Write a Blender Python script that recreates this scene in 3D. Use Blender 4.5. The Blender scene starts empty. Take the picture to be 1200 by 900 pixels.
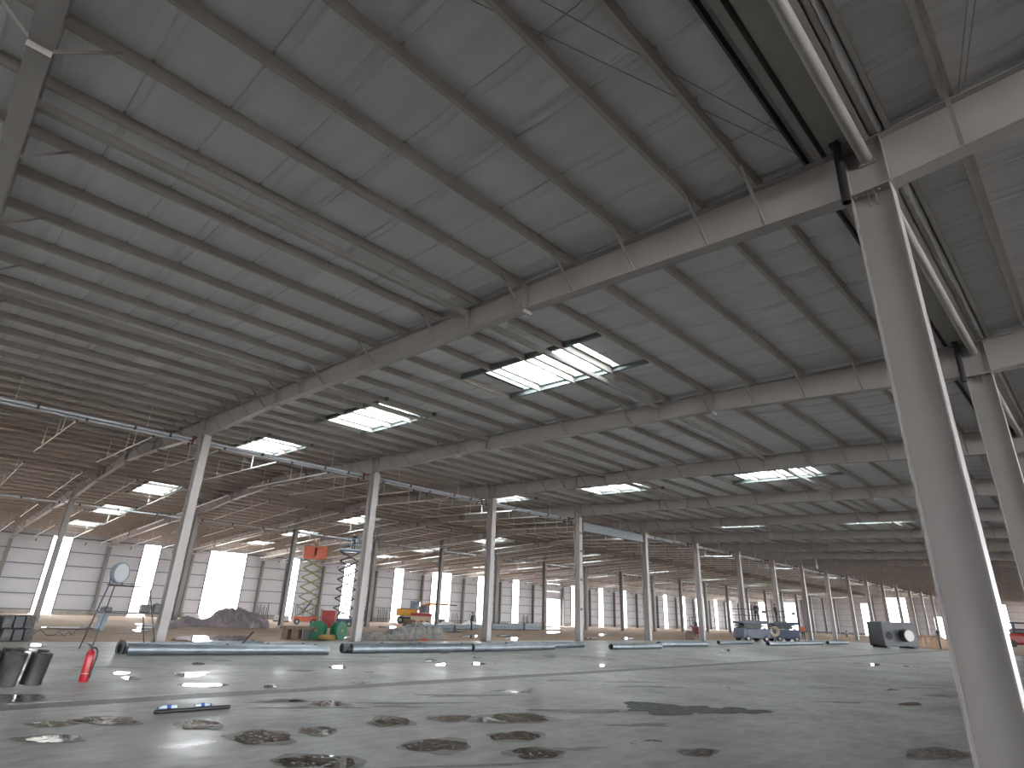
import bpy, bmesh, math, random
from mathutils import Vector, Matrix, noise
random.seed(7)
PI = math.pi
scn = bpy.context.scene
COL = scn.collection

# ------------------------------------------------------------------ camera
cam = bpy.data.cameras.new('camera')
cam.sensor_fit = 'HORIZONTAL'; cam.sensor_width = 36.0
cam.lens = 36.0 * 687.8 / 1200.0
cam.clip_start = 0.05; cam.clip_end = 2000
cob = bpy.data.objects.new('camera', cam); COL.objects.link(cob)
r_ = Vector((0.7165911621, 0.6966441520, 0.0344097639))
u_ = Vector((0.2333230345, -0.2859110070, 0.9294166222))
f_ = Vector((-0.6573107849, 0.6579831469, 0.3674244283))
M = Matrix((r_, u_, -f_)).transposed().to_4x4(); M.translation = (0, 0, 1.4615)
cob.matrix_world = M
scn.camera = cob

# ------------------------------------------------------------------ sky, exposure
w = bpy.data.worlds.new('overcast_sky'); scn.world = w; w.use_nodes = True
nt = w.node_tree; nt.nodes.clear()
wo = nt.nodes.new('ShaderNodeOutputWorld'); bg = nt.nodes.new('ShaderNodeBackground')
tc = nt.nodes.new('ShaderNodeTexCoord'); sx = nt.nodes.new('ShaderNodeSeparateXYZ')
ramp = nt.nodes.new('ShaderNodeValToRGB')
ramp.color_ramp.elements[0].position = 0.0; ramp.color_ramp.elements[0].color = (0.90, 0.92, 0.95, 1)
ramp.color_ramp.elements[1].position = 1.0; ramp.color_ramp.elements[1].color = (1.0, 1.0, 1.0, 1)
nt.links.new(tc.outputs['Generated'], sx.inputs[0]); nt.links.new(sx.outputs['Z'], ramp.inputs[0])
nt.links.new(ramp.outputs[0], bg.inputs[0]); bg.inputs[1].default_value = 1.0
nt.links.new(bg.outputs[0], wo.inputs[0])
scn.view_settings.view_transform = 'Standard'; scn.view_settings.look = 'None'
scn.view_settings.gamma = 1.0; scn.view_settings.exposure = 4.72
scn.cycles.use_denoising = True
scn.cycles.max_bounces = 10; scn.cycles.diffuse_bounces = 8; scn.cycles.glossy_bounces = 4
scn.cycles.transparent_max_bounces = 12
scn.cycles.sample_clamp_indirect = 6.0

# ------------------------------------------------------------------ materials
def mat(name, col, rough=0.6, metal=0.0, var=0.0, vscale=3.0, bump=0.0, bscale=20.0, stretch=None, col2=None, spec=0.5):
    m = bpy.data.materials.new(name); m.use_nodes = True
    n = m.node_tree.nodes; l = m.node_tree.links; b = n['Principled BSDF']
    b.inputs['Base Color'].default_value = (*col, 1); b.inputs['Roughness'].default_value = rough
    b.inputs['Metallic'].default_value = metal; b.inputs['Specular IOR Level'].default_value = spec
    if var or col2 or bump:
        t = n.new('ShaderNodeTexCoord'); mp = n.new('ShaderNodeMapping')
        if stretch: mp.inputs['Scale'].default_value = stretch
        l.new(t.outputs['Object'], mp.inputs[0])
    if var or col2:
        c2 = col2 or tuple(c * (1 - var) for c in col)
        z = n.new('ShaderNodeTexNoise'); z.inputs['Scale'].default_value = vscale; z.inputs['Detail'].default_value = 5
        rp = n.new('ShaderNodeValToRGB'); rp.color_ramp.elements[0].position = .35; rp.color_ramp.elements[1].position = .65
        rp.color_ramp.elements[0].color = (*c2, 1); rp.color_ramp.elements[1].color = (*col, 1)
        l.new(mp.outputs[0], z.inputs['Vector']); l.new(z.outputs['Fac'], rp.inputs[0]); l.new(rp.outputs[0], b.inputs['Base Color'])
    if bump:
        z2 = n.new('ShaderNodeTexNoise'); z2.inputs['Scale'].default_value = bscale; z2.inputs['Detail'].default_value = 4
        bp = n.new('ShaderNodeBump'); bp.inputs['Strength'].default_value = bump; bp.inputs['Distance'].default_value = .02
        l.new(mp.outputs[0], z2.inputs['Vector']); l.new(z2.outputs['Fac'], bp.inputs['Height']); l.new(bp.outputs[0], b.inputs['Normal'])
    return m

MT = dict(
    steel=mat('painted_steel', (.32, .297, .29), .5, var=.08, vscale=1.5),
    purlin=mat('galvanised_purlin', (.42, .375, .335), .5, metal=.0, var=.1, vscale=2),
    tube=mat('primed_tube', (.33, .315, .295), .5, var=.08),
    insul=mat('foil_backed_insulation', (.62, .615, .62), .5, var=.06, vscale=.8, bump=.6, bscale=5, stretch=(.3, 3, 1)),
    deck=mat('roof_sheet', (.10, .10, .10), .6),  # roof colour darkened so the narrow gaps below read as shade
    gutter=mat('gutter_sheet', (.33, .32, .29), .45, metal=.2, var=.1),
    dark=mat('near_black_and_shade', (.03, .03, .03), .8),  # plain near black, also painted shade in pipe bores and openings
    black=mat('black_plastic', (.018, .018, .02), .4),
    rubber=mat('tyre_rubber', (.02, .02, .02), .8),
    wall=mat('wall_sheet', (.385, .39, .42), .45, var=.05, vscale=.6),
    girt=mat('wall_girt', (.12, .125, .14), .5),
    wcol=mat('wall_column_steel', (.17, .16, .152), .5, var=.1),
    plinth=mat('plinth_concrete', (0.341, 0.322, 0.291), .8, var=.2, bump=.3),
    galv=mat('galvanised_pipe', (0.223, 0.254, 0.279), .42, metal=.7, var=.25, vscale=2.5),
    pipe=mat('sprinkler_pipe', (.45, .49, .55), .4, metal=.3, var=.08),
    wpipe=mat('white_pipe', (.80, .80, .78), .45),
    redp=mat('red_primer', (0.136, 0.022, 0.019), .55, var=.2),
    clip=mat('pipe_clip', (.03, .03, .04), .5),
    frame=mat('rooflight_curb', (.16, .18, .18), .5),
    bar=mat('rooflight_bar', (.35, .37, .38), .45, metal=.3),
    exred=mat('extinguisher_red', (0.341, 0.006, 0.012), .3),
    exlab=mat('extinguisher_band', (0.465, 0.341, 0.279), .5),
    blackrough=mat('cement_smeared_black', (0.011, 0.011, 0.011), .7, col2=(0.070, 0.070, 0.068), vscale=3.0, stretch=(1, 1, .6), bump=.3),
    cement=mat('cement_smeared_grey', (0.150, 0.150, 0.145), .85, col2=(0.050, 0.050, 0.050), vscale=3, bump=.4),
    bluegrey=mat('blue_grey_sheet', (0.186, 0.223, 0.260), .45, var=.15),
    tarp=mat('mauve_tarpaulin', (.19, .16, .175), .42, var=.35, vscale=1.8, bump=.6, bscale=5),
    orange=mat('orange_paint', (0.465, 0.068, 0.012), .4, var=.15),
    yellow=mat('yellow_paint', (0.446, 0.211, 0.012), .4, var=.2),
    olive=mat('scissor_arm_olive', (0.198, 0.174, 0.062), .5, var=.2),
    blue=mat('blue_paint', (0.007, 0.024, 0.065), .4, var=.25),
    dgrey=mat('dark_machine_grey', (0.034, 0.036, 0.040), .5, var=.2),
    mgrey=mat('machine_grey', (0.058, 0.061, 0.068), .55, var=.15),
    lgrey=mat('light_grey_metal', (0.232, 0.232, 0.232), .4, metal=.3),
    redm=mat('red_machine_paint', (0.223, 0.019, 0.019), .45, var=.2),
    cream=mat('cream_paint', (0.384, 0.310, 0.223), .6, var=.2),
    green=mat('green_reel_plastic', (0.009, 0.118, 0.062), .45, var=.2),
    wood=mat('raw_timber', (0.149, 0.105, 0.077), .8, var=.3, vscale=6),
    straw=mat('yellow_rope', (0.341, 0.223, 0.074), .8, var=.2),
    white=mat('white_sheet', (0.496, 0.496, 0.484), .5, var=.06),
    rubble=mat('rubble_grey', (0.223, 0.211, 0.198), .85, col2=(0.124, 0.118, 0.112), vscale=5, bump=.6),
    navy=mat('dark_blue_workwear', (.02, .025, .045), .85, var=.3, vscale=20),
    darkcloth=mat('black_workwear', (.015, .015, .017), .85),
    hivis=mat('orange_hivis', (0.434, 0.099, 0.031), .7, var=.15, vscale=20),
    skin=mat('skin', (.45, .27, .19), .55),
    hair=mat('black_hair', (.012, .01, .01), .6),
    helmet=mat('yellow_helmet', (.85, .62, .05), .35),
    whelmet=mat('white_helmet', (.75, .75, .75), .35),
    glass=mat('cab_glass', (.03, .05, .07), .08),
    bottle=mat('clear_plastic', (.55, .65, .72), .12, spec=.8),
    label=mat('bottle_label_blue', (.03, .10, .36), .4),
    mesh_blue=mat('blue_netting', (0.136, 0.279, 0.384), .7),
)
def glass_pane():
    m = bpy.data.materials.new('rooflight_sheet'); m.use_nodes = True
    n = m.node_tree.nodes; l = m.node_tree.links; n.clear()
    o = n.new('ShaderNodeOutputMaterial'); t = n.new('ShaderNodeBsdfTransparent'); g = n.new('ShaderNodeBsdfGlossy'); x = n.new('ShaderNodeMixShader')
    t.inputs[0].default_value = (.90, .94, .94, 1); g.inputs['Roughness'].default_value = .2; x.inputs[0].default_value = .06
    l.new(t.outputs[0], x.inputs[1]); l.new(g.outputs[0], x.inputs[2]); l.new(x.outputs[0], o.inputs[0]); return m
MT['pane'] = glass_pane()

def concrete():
    m = bpy.data.materials.new('wet_slab_concrete'); m.use_nodes = True
    n = m.node_tree.nodes; l = m.node_tree.links; b = n['Principled BSDF']
    t = n.new('ShaderNodeTexCoord')
    def noise(sc, det, st=(1, 1, 1)):
        mp = n.new('ShaderNodeMapping'); mp.inputs['Scale'].default_value = st
        l.new(t.outputs['Object'], mp.inputs[0]); z = n.new('ShaderNodeTexNoise'); z.inputs['Scale'].default_value = sc; z.inputs['Detail'].default_value = det
        z.inputs['Roughness'].default_value = .6
        l.new(mp.outputs[0], z.inputs['Vector']); return z.outputs['Fac']
    def rampn(fac, p0, c0, p1, c1):
        r = n.new('ShaderNodeValToRGB'); e = r.color_ramp.elements; e[0].position = p0; e[1].position = p1
        e[0].color = (*c0, 1); e[1].color = (*c1, 1); l.new(fac, r.inputs[0]); return r.outputs[0]
    base = rampn(noise(.45, 8), .32, (.30, .29, .28), .68, (.43, .433, .433))
    fine = rampn(noise(3.2, 9, (1.5, .7, 1)), .34, (.70, .685, .66), .64, (1.06, 1.06, 1.06))
    mx = n.new('ShaderNodeMix'); mx.data_type = 'RGBA'; mx.blend_type = 'MULTIPLY'; mx.inputs[0].default_value = 1
    l.new(base, mx.inputs[6]); l.new(fine, mx.inputs[7])
    damp = rampn(noise(.55, 7, (1.6, .8, 1)), .58, (0, 0, 0), .70, (1, 1, 1))
    mx2 = n.new('ShaderNodeMix'); mx2.data_type = 'RGBA'; mx2.blend_type = 'MULTIPLY'
    l.new(damp, mx2.inputs[0]); l.new(mx.outputs[2], mx2.inputs[6]); mx2.inputs[7].default_value = (.70, .70, .69, 1)
    l.new(mx2.outputs[2], b.inputs['Base Color'])
    rr = rampn(noise(.5, 5), .35, (.33, .33, .33), .65, (.56, .56, .56))
    mx3 = n.new('ShaderNodeMix'); mx3.data_type = 'RGBA'; l.new(damp, mx3.inputs[0]); l.new(rr, mx3.inputs[6]); mx3.inputs[7].default_value = (.22, .22, .22, 1)
    l.new(mx3.outputs[2], b.inputs['Roughness'])
    bp = n.new('ShaderNodeBump'); bp.inputs['Strength'].default_value = .25; bp.inputs['Distance'].default_value = .012
    l.new(noise(5, 6), bp.inputs['Height']); l.new(bp.outputs[0], b.inputs['Normal'])
    return m
MT['slab'] = concrete()
MT['damp'] = mat('damp_rough_concrete', (.19, .182, .168), .5, col2=(.11, .105, .096), vscale=9, bump=.7, bscale=22)
MT['gravel'] = mat('broken_concrete', (.13, .13, .128), .8, col2=(.035, .035, .035), vscale=7, bump=1.0, bscale=14)
def water():
    m = bpy.data.materials.new('puddle_water'); m.use_nodes = True
    n = m.node_tree.nodes; l = m.node_tree.links; b = n['Principled BSDF']
    t = n.new('ShaderNodeTexCoord'); z = n.new('ShaderNodeTexNoise'); z.inputs['Scale'].default_value = 14; z.inputs['Detail'].default_value = 6
    l.new(t.outputs['Object'], z.inputs['Vector'])
    r = n.new('ShaderNodeValToRGB'); e = r.color_ramp.elements; e[0].position = .55; e[0].color = (.02, .02, .02, 1); e[1].position = .66; e[1].color = (.5, .5, .5, 1)
    l.new(z.outputs['Fac'], r.inputs[0]); l.new(r.outputs[0], b.inputs['Roughness'])
    c = n.new('ShaderNodeValToRGB'); e = c.color_ramp.elements; e[0].position = .5; e[0].color = (.075, .068, .057, 1); e[1].position = .68; e[1].color = (.16, .152, .137, 1)
    l.new(z.outputs['Fac'], c.inputs[0]); l.new(c.outputs[0], b.inputs['Base Color'])
    return m
MT['water'] = water()
MT['clearwater'] = mat('muddy_water', (.12, .09, .065), .03)
MT['dirt'] = mat('trampled_earth', (.36, .245, .17), .9, col2=(.24, .163, .113), vscale=.7, bump=.8, bscale=3, stretch=(1, 1, 1))
MT['yard'] = mat('yard_ground', (.68, .65, .60), .9, var=.15, vscale=.1)

# ------------------------------------------------------------------ mesh helpers
class MB:
    def __init__(self): self.v = []; self.f = []; self.m = []; self.s = []
    def add(self, vs, fs, mi=0, smooth=False):
        o = len(self.v); self.v += [tuple(p) for p in vs]
        for f in fs: self.f.append(tuple(i + o for i in f)); self.m.append(mi); self.s.append(smooth)
        return self
    def hexa(self, p, mi=0):   # p: 4 bottom ccw, 4 top ccw
        return self.add(p, [(3, 2, 1, 0), (4, 5, 6, 7), (0, 1, 5, 4), (1, 2, 6, 5), (2, 3, 7, 6), (3, 0, 4, 7)], mi)
    def box(self, x0, y0, z0, x1, y1, z1, mi=0):
        return self.hexa([(x0, y0, z0), (x1, y0, z0), (x1, y1, z0), (x0, y1, z0), (x0, y0, z1), (x1, y0, z1), (x1, y1, z1), (x0, y1, z1)], mi)
    def bbox(self, x0, y0, z0, x1, y1, z1, b=.02, mi=0):   # bevelled box
        bm = bmesh.new(); bmesh.ops.create_cube(bm, size=1)
        for q in bm.verts: q.co = Vector(((x0 + x1) / 2 + q.co.x * (x1 - x0), (y0 + y1) / 2 + q.co.y * (y1 - y0), (z0 + z1) / 2 + q.co.z * (z1 - z0)))
        bmesh.ops.bevel(bm, geom=bm.edges[:], offset=b, segments=1, affect='EDGES')
        self.bm(bm, mi); bm.free(); return self
    def bm(self, bm, mi=0, smooth=False):
        bm.verts.index_update(); self.add([q.co[:] for q in bm.verts], [[q.index for q in f.verts] for f in bm.faces], mi, smooth)
    def tube(self, p0, p1, r, n=8, mi=0, caps=True, r1=None, hollow=0):
        p0 = Vector(p0); p1 = Vector(p1); d = (p1 - p0).normalized(); r1 = r if r1 is None else r1
        a = d.cross(Vector((0, 0, 1)))
        if a.length < 1e-3: a = d.cross(Vector((0, 1, 0)))
        a.normalize(); b = d.cross(a)
        dirs = [a * math.cos(2 * PI * i / n) + b * math.sin(2 * PI * i / n) for i in range(n)]
        vs = [p0 + k * r for k in dirs] + [p1 + k * r1 for k in dirs]
        self.add(vs, [(i, (i + 1) % n, n + (i + 1) % n, n + i)[::-1] for i in range(n)], mi, True)
        if hollow:
            vi = [p0 + k * (r - hollow) for k in dirs] + [p1 + k * (r1 - hollow) for k in dirs]
            self.add(vi, [(i, (i + 1) % n, n + (i + 1) % n, n + i) for i in range(n)], mi, True)
            self.add(vs[:n] + vi[:n], [(i, (i + 1) % n, n + (i + 1) % n, n + i) for i in range(n)], mi)
            self.add(vs[n:] + vi[n:], [(i, (i + 1) % n, n + (i + 1) % n, n + i)[::-1] for i in range(n)], mi)
        elif caps:
            self.add(vs[:n], [tuple(range(n))], mi); self.add(vs[n:], [tuple(range(n))[::-1]], mi)
        return self
    def path(self, pts, r, n=6, mi=0):
        for a, b in zip(pts, pts[1:]): self.tube(a, b, r, n, mi)
        return self
    def bar(self, p0, p1, wd, ht, mi=0):   # rectangular bar between two points
        p0 = Vector(p0); p1 = Vector(p1); d = (p1 - p0).normalized()
        s = d.cross(Vector((0, 0, 1)))
        if s.length < 1e-3: s = Vector((1, 0, 0))
        s.normalize(); t = s.cross(d); s *= wd / 2; t *= ht / 2
        return self.hexa([p0 - s - t, p0 + s - t, p1 + s - t, p1 - s - t, p0 - s + t, p0 + s + t, p1 + s + t, p1 - s + t], mi)
    def lathe(self, prof, n=16, org=(0, 0, 0), ax=None, mi=0):
        o = Vector(org); R = Matrix.Identity(3) if ax is None else Vector((0, 0, 1)).rotation_difference(Vector(ax)).to_matrix()
        vs = []
        for r, z in prof:
            for i in range(n): vs.append(o + R @ Vector((r * math.cos(2 * PI * i / n), r * math.sin(2 * PI * i / n), z)))
        fs = []
        for k in range(len(prof) - 1):
            for i in range(n): fs.append((k * n + i, k * n + (i + 1) % n, (k + 1) * n + (i + 1) % n, (k + 1) * n + i))
        self.add(vs, fs, mi, True)
        if prof[0][0] > 1e-4: self.add(vs[:n], [tuple(range(n))[::-1]], mi)
        if prof[-1][0] > 1e-4: self.add(vs[-n:], [tuple(range(n))], mi)
        return self
    def mesh(self, name, mats):
        me = bpy.data.meshes.new(name); me.from_pydata(self.v, [], self.f)
        for m in (mats if isinstance(mats, (list, tuple)) else [mats]): me.materials.append(MT[m] if isinstance(m, str) else m)
        me.polygons.foreach_set('material_index', self.m); me.polygons.foreach_set('use_smooth', self.s)
        me.update(); return me
    def build(self, name, mats, parent=None, loc=(0, 0, 0)): return link(name, self.mesh(name, mats), parent, loc)

def link(name, me, parent=None, loc=(0, 0, 0), rz=0):
    o = bpy.data.objects.new(name, me); COL.objects.link(o); o.location = loc
    if rz: o.rotation_euler = (0, 0, rz)
    if parent: o.parent = parent
    return o
def tag(o, label, cat, group=None):
    o['label'] = label; o['category'] = cat
    if group: o['group'] = group
    return o
def thing(name, label, cat, loc=(0, 0, 0), rz=0, group=None):
    o = bpy.data.objects.new(name, None); COL.objects.link(o); o.location = loc; o.rotation_euler = (0, 0, rz)
    o.empty_display_size = .2
    return tag(o, label, cat, group)
def struct(name, me=None):
    o = bpy.data.objects.new(name, me); COL.objects.link(o); o['kind'] = 'structure'; return o
KIDS = {}
def dup(root, loc, rz=None, label=None, group=None):
    r = root.copy(); COL.objects.link(r); r.location = loc
    if rz is not None: r.rotation_euler = (0, 0, rz)
    if label: r['label'] = label
    if group: r['group'] = group
    if root not in KIDS: KIDS[root] = [(c, list(c.children)) for c in root.children]
    for c, gs in KIDS[root]:
        d = c.copy(); COL.objects.link(d); d.parent = r
        for g in gs:
            e = g.copy(); COL.objects.link(e); e.parent = d
    return r
ORD = ['first', 'second', 'third', 'fourth', 'fifth', 'sixth', 'seventh', 'eighth', 'ninth', 'tenth']

# ------------------------------------------------------------------ layout constants (metres)
XA, XB, XC, XW, XR = -1.21, -27.9, -54.88, -81.9, -41.4
HA, HB = 7.37, 8.55
BAY = 9.0
def Y(k): return 8.51 + (k - 1) * BAY
YE = Y(21)
ZA = 8.24
def roofz(x): return ZA + .0445 * (XA - XR) - .0445 * abs(x - XR) if x <= XA else ZA + .0445 * (x - XA)
XR2 = 39.0
def inb(k): return k % 2 == 1 and -3 <= k <= 19
HOLES_R = [(-13.5, -9.375), (-23.625, -19.5), (-34.125, -30.0)]
HOLES_L = [(-54.0, -49.875), (-65.625, -61.5), (-75.375, -71.25)]
HOLES = HOLES_R + HOLES_L

# ------------------------------------------------------------------ floor, earth, yard
def floor_poly(pts, z0, z1, name, parent):
    m = MB(); n = len(pts)
    m.add([(x, y, z1) for x, y in pts] + [(x, y, z0) for x, y in pts],
          [tuple(range(n)), tuple(range(2 * n - 1, n - 1, -1))] + [(i, n + i, n + (i + 1) % n, (i + 1) % n) for i in range(n)])
    return m.build(name, 'slab', parent)
fl = struct('floor')
JX = -11.75
YJ = 16.95
floor_poly([(-28.35, -78), (JX - .30, -78), (JX - .30, 65.6), (-18.2, 75.6), (-24.3, 84), (-28.35, 90)], -.25, 0, 'slab_panel', fl)
floor_poly([(JX + .30, -78), (82, -78), (82, YJ - .015), (JX + .30, YJ - .015)], -.25, 0, 'slab_panel', fl)
floor_poly([(JX + .30, YJ + .015), (82, YJ + .015), (82, 60), (-6, 60), (JX + .30, 65.3)], -.25, 0, 'slab_panel', fl)
j = MB(); j.box(JX - .30, -78, -.2, JX + .30, 65.2, -.004); j.build('joint_strip', 'damp', fl)
j = MB(); j.box(JX + .30, YJ - .015, -.2, 82, YJ + .015, -.004); j.build('joint_strip', 'plinth', fl)
def nz(x, y): return .5 * math.sin(x * .9 + 1.7 * math.sin(y * .37)) + .5 * math.sin(y * 1.13 + 2.1 * math.sin(x * .29 + .6))
nx, ny = 200, 260
vs = []; fs = []
for i in range(nx + 1):
    for k in range(ny + 1):
        x = -84 + 168 * i / nx; y = -80 + 274 * k / ny
        z = -.085 + .03 * nz(x, y) + random.uniform(-.008, .008)
        vs.append((x, y, z))
for i in range(nx):
    for k in range(ny):
        a = i * (ny + 1) + k; fs.append((a, a + ny + 1, a + ny + 2, a + 1))
MB().add(vs, fs, 0, True).build('earth_ground', 'dirt', fl)
yd = struct('ground_outside', MB().box(-600, -500, -.5, 600, 900, -.3).mesh('ground_outside', 'yard'))

def blob(cx, cy, ax, ay, bx, by, z, scale, seed, n=28, rough=.18):
    rnd = random.Random(seed); ph = [rnd.uniform(0, 6.28) for _ in range(4)]
    out = []
    for i in range(n):
        t = 2 * PI * i / n
        k = scale * (1 + rough * (math.sin(2 * t + ph[0]) * .5 + math.sin(3 * t + ph[1]) * .6 + math.sin(5 * t + ph[2]) * .45 + math.sin(9 * t + ph[3]) * .25))
        out.append((cx + k * (ax * math.cos(t) + bx * math.sin(t)), cy + k * (ay * math.cos(t) + by * math.sin(t)), z))
    return out
PUD = [(-6.22,5.19,0.23,0.33,-0.30,0.24),(-5.23,5.87,0.19,0.26,-0.22,0.24),(-6.08,6.41,0.19,0.28,-0.24,0.25),(-7.12,7.39,0.33,0.51,-0.33,0.35),(-7.62,6.59,0.18,0.29,-0.24,0.20),(-7.80,3.77,0.21,0.30,-0.39,0.17),(-7.77,4.52,0.12,0.19,-0.25,0.15),(-6.30,3.68,0.24,0.32,-0.30,0.16),(-4.10,7.53,0.13,0.18,-0.13,0.23),(-2.14,10.13,0.26,0.36,-0.09,0.48),(-7.86,5.68,0.16,0.25,-0.35,0.24),(-9.03,3.48,0.14,0.22,-0.31,0.11),(-9.89,2.62,0.20,0.31,-0.34,0.08),(-8.97,1.87,0.16,0.25,-0.26,0.04),(-12.75,2.03,0.19,0.34,-0.51,0.07),(-9.96,2.05,0.15,0.24,-0.20,0.03),(-9.82,5.81,0.14,0.23,-0.30,0.17),(-13.21,5.01,0.16,0.32,-0.28,0.10),(-15.17,5.47,0.09,0.22,-0.45,0.15),(-16.08,4.31,0.06,0.14,-0.29,0.07),(-14.96,4.21,0.06,0.14,-0.26,0.06),(-15.71,9.42,0.07,0.19,-0.46,0.26),(-12.44,6.01,0.05,0.11,-0.23,0.10),(-17.28,16.06,0.05,0.17,-0.43,0.40),(-15.37,12.80,0.06,0.19,-0.32,0.27),(-17.11,19.91,0.06,0.24,-0.44,0.52),(-16.85,13.55,0.05,0.18,-0.36,0.28),(-3.74,16.2,0.14,0.24,-0.09,0.32),(-13.15,18.02,0.06,0.16,-0.28,0.39),(-17.63,36.51,0.08,0.40,-0.73,1.53),(-15.22,14.16,0.08,0.23,-0.33,0.31),(-8.53,32.04,0.12,0.33,-0.30,1.14),(-17.87,6.54,0.05,0.13,-0.35,0.12),(-26.52,4.37,0.03,0.21,-0.71,0.11),(-24.39,3.67,0.04,0.18,-0.60,0.08)]
for i, p in enumerate(PUD):
    n = 28; big = i < 17
    o = blob(*p, .004, 1.12, i, n); q = blob(*p, .006, .92 if big else 1.05, i + 100, n)
    m = MB(); m.add(o + q, [(k, (k + 1) % n, n + (k + 1) % n, n + k) for k in range(n)], 0)
    m.add(q, [tuple(range(n))], 1)
    ob = m.build('puddle', ['damp', 'water' if big else 'clearwater'], fl)
for i, p in enumerate([(-6.24, 10.69, .55, .85, -.45, .55), (-5.5, 11.5, .35, .5, -.25, .35), (-9.2, 7.0, .5, .8, -.1, .05), (-7.0, 9.0, .5, .8, -.12, .1)]):
    n = 40; o = blob(*p, .0035 + .0015 * i, 1.0, i + 50, n, .35)
    MB().add(o, [tuple(range(n))]).build('broken_patch', 'gravel' if i < 2 else 'damp', fl)
# damp streaks with shapes of their own, drying along the slab
rs = random.Random(3)
for i in range(46):
    x = rs.uniform(-24, -2.5); y = rs.uniform(3.5, 34)
    if abs(x - JX) < 1.2 or abs(y - YJ) < .9 or y < -x * .25: continue
    L = rs.uniform(.25, .9); wd = rs.uniform(.06, .2)
    n = 24; o = blob(x, y, L * .45, L * .8, -wd, wd * .5, .003, 1.0, i + 300, n, .4)
    MB().add(o, [tuple(range(n))]).build('damp_streak', 'damp', fl)
DPUD = [(-31.77,12.09,-0.01,1.68,-2.55,0.95),(-45.84,13.76,-0.41,1.25,-1.88,0.55),(-51.70,14.74,-0.35,0.78,-1.98,0.55),(-53.78,17.32,-0.69,1.46,-2.20,0.70),(-32.26,18.00,-0.01,0.42,-1.39,0.77),(-54.84,38.15,-0.42,1.24,-3.55,2.46),(-34.53,24.49,-0.04,0.63,-1.64,1.15),(-34.25,19.37,-0.02,0.34,-1.05,0.58),(-46.98,39.79,-0.40,1.84,-3.07,2.60),(-31.91,32.90,-0.01,0.80,-1.54,1.59),(-61.49,72.07,-0.70,2.37,-3.83,4.48),(-45.61,53.46,-0.27,1.61,-2.09,2.46),(-39.80,54.47,-0.09,0.87,-1.73,2.38),(-36.61,36.73,-0.07,0.85,-1.08,1.09),(-33.29,20.51,-0.01,0.47,-1.23,0.75),(-32.67,42.91,-0.02,0.96,-1.14,1.49),(-32.76,48.71,-0.02,1.12,-1.23,1.83),(-40.72,11.37,-0.09,0.38,-1.22,0.33),(-34.92,31.49,-0.05,0.80,-1.73,1.56),(-44.21,8.74,-0.43,1.34,-1.08,0.20)]
for i, p in enumerate(DPUD):
    n = 28; o = blob(*p, -.040, 1.15, i + 500, n, .22)
    MB().add(o, [tuple(range(n))]).build('puddle', 'clearwater', fl)

# ------------------------------------------------------------------ roof: deck, insulation, purlins
def xs_with(ranges, x0, x1):
    s = {x0, x1}
    for a, b in ranges: s |= {a, b}
    return sorted(v for v in s if x0 <= v <= x1)
deck = MB()
Y0, Y1r = Y(-8), YE + .3  # roof drawn out far behind the camera to reduce back light
ycuts = [Y0]
for k in range(-3, 21, 2): ycuts += [Y(k) + 3 * 1.125, Y(k) + 5 * 1.125]
ycuts.append(Y1r)
def deck_quad(xa, xb, ya, yb, off=.34, th=.05):
    za, zb = roofz(xa) + off, roofz(xb) + off
    deck.hexa([(xa, ya, za), (xb, ya, zb), (xb, yb, zb), (xa, yb, za), (xa, ya, za + th), (xb, ya, zb + th), (xb, yb, zb + th), (xa, yb, za + th)])
XL = XW - .6
for (x0, x1, hs) in ((XL, XR, HOLES_L), (XR, -1.30, HOLES_R)):
    for i in range(len(ycuts) - 1):
        if i % 2 == 0: deck_quad(x0, x1, ycuts[i], ycuts[i + 1])
        else:
            xs = xs_with(hs, x0, x1)
            for a, b in zip(xs, xs[1:]):
                if not any(abs(a - h[0]) < 1e-6 for h in hs): deck_quad(a, b, ycuts[i], ycuts[i + 1])
deck_quad(-1.30, XR2, Y0, Y1r)
deck.hexa([(XR2, Y0, roofz(XR2) + .34), (66, Y0, ZA + .95), (66, Y1r, ZA + .95), (XR2, Y1r, roofz(XR2) + .34), (XR2, Y0, roofz(XR2) + .39), (66, Y0, ZA + 1.0), (66, Y1r, ZA + 1.0), (XR2, Y1r, roofz(XR2) + .39)])  # unseen slope past the ridge, added to cut light from the right
ceiling = struct('ceiling', deck.mesh('ceiling', 'deck'))

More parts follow.
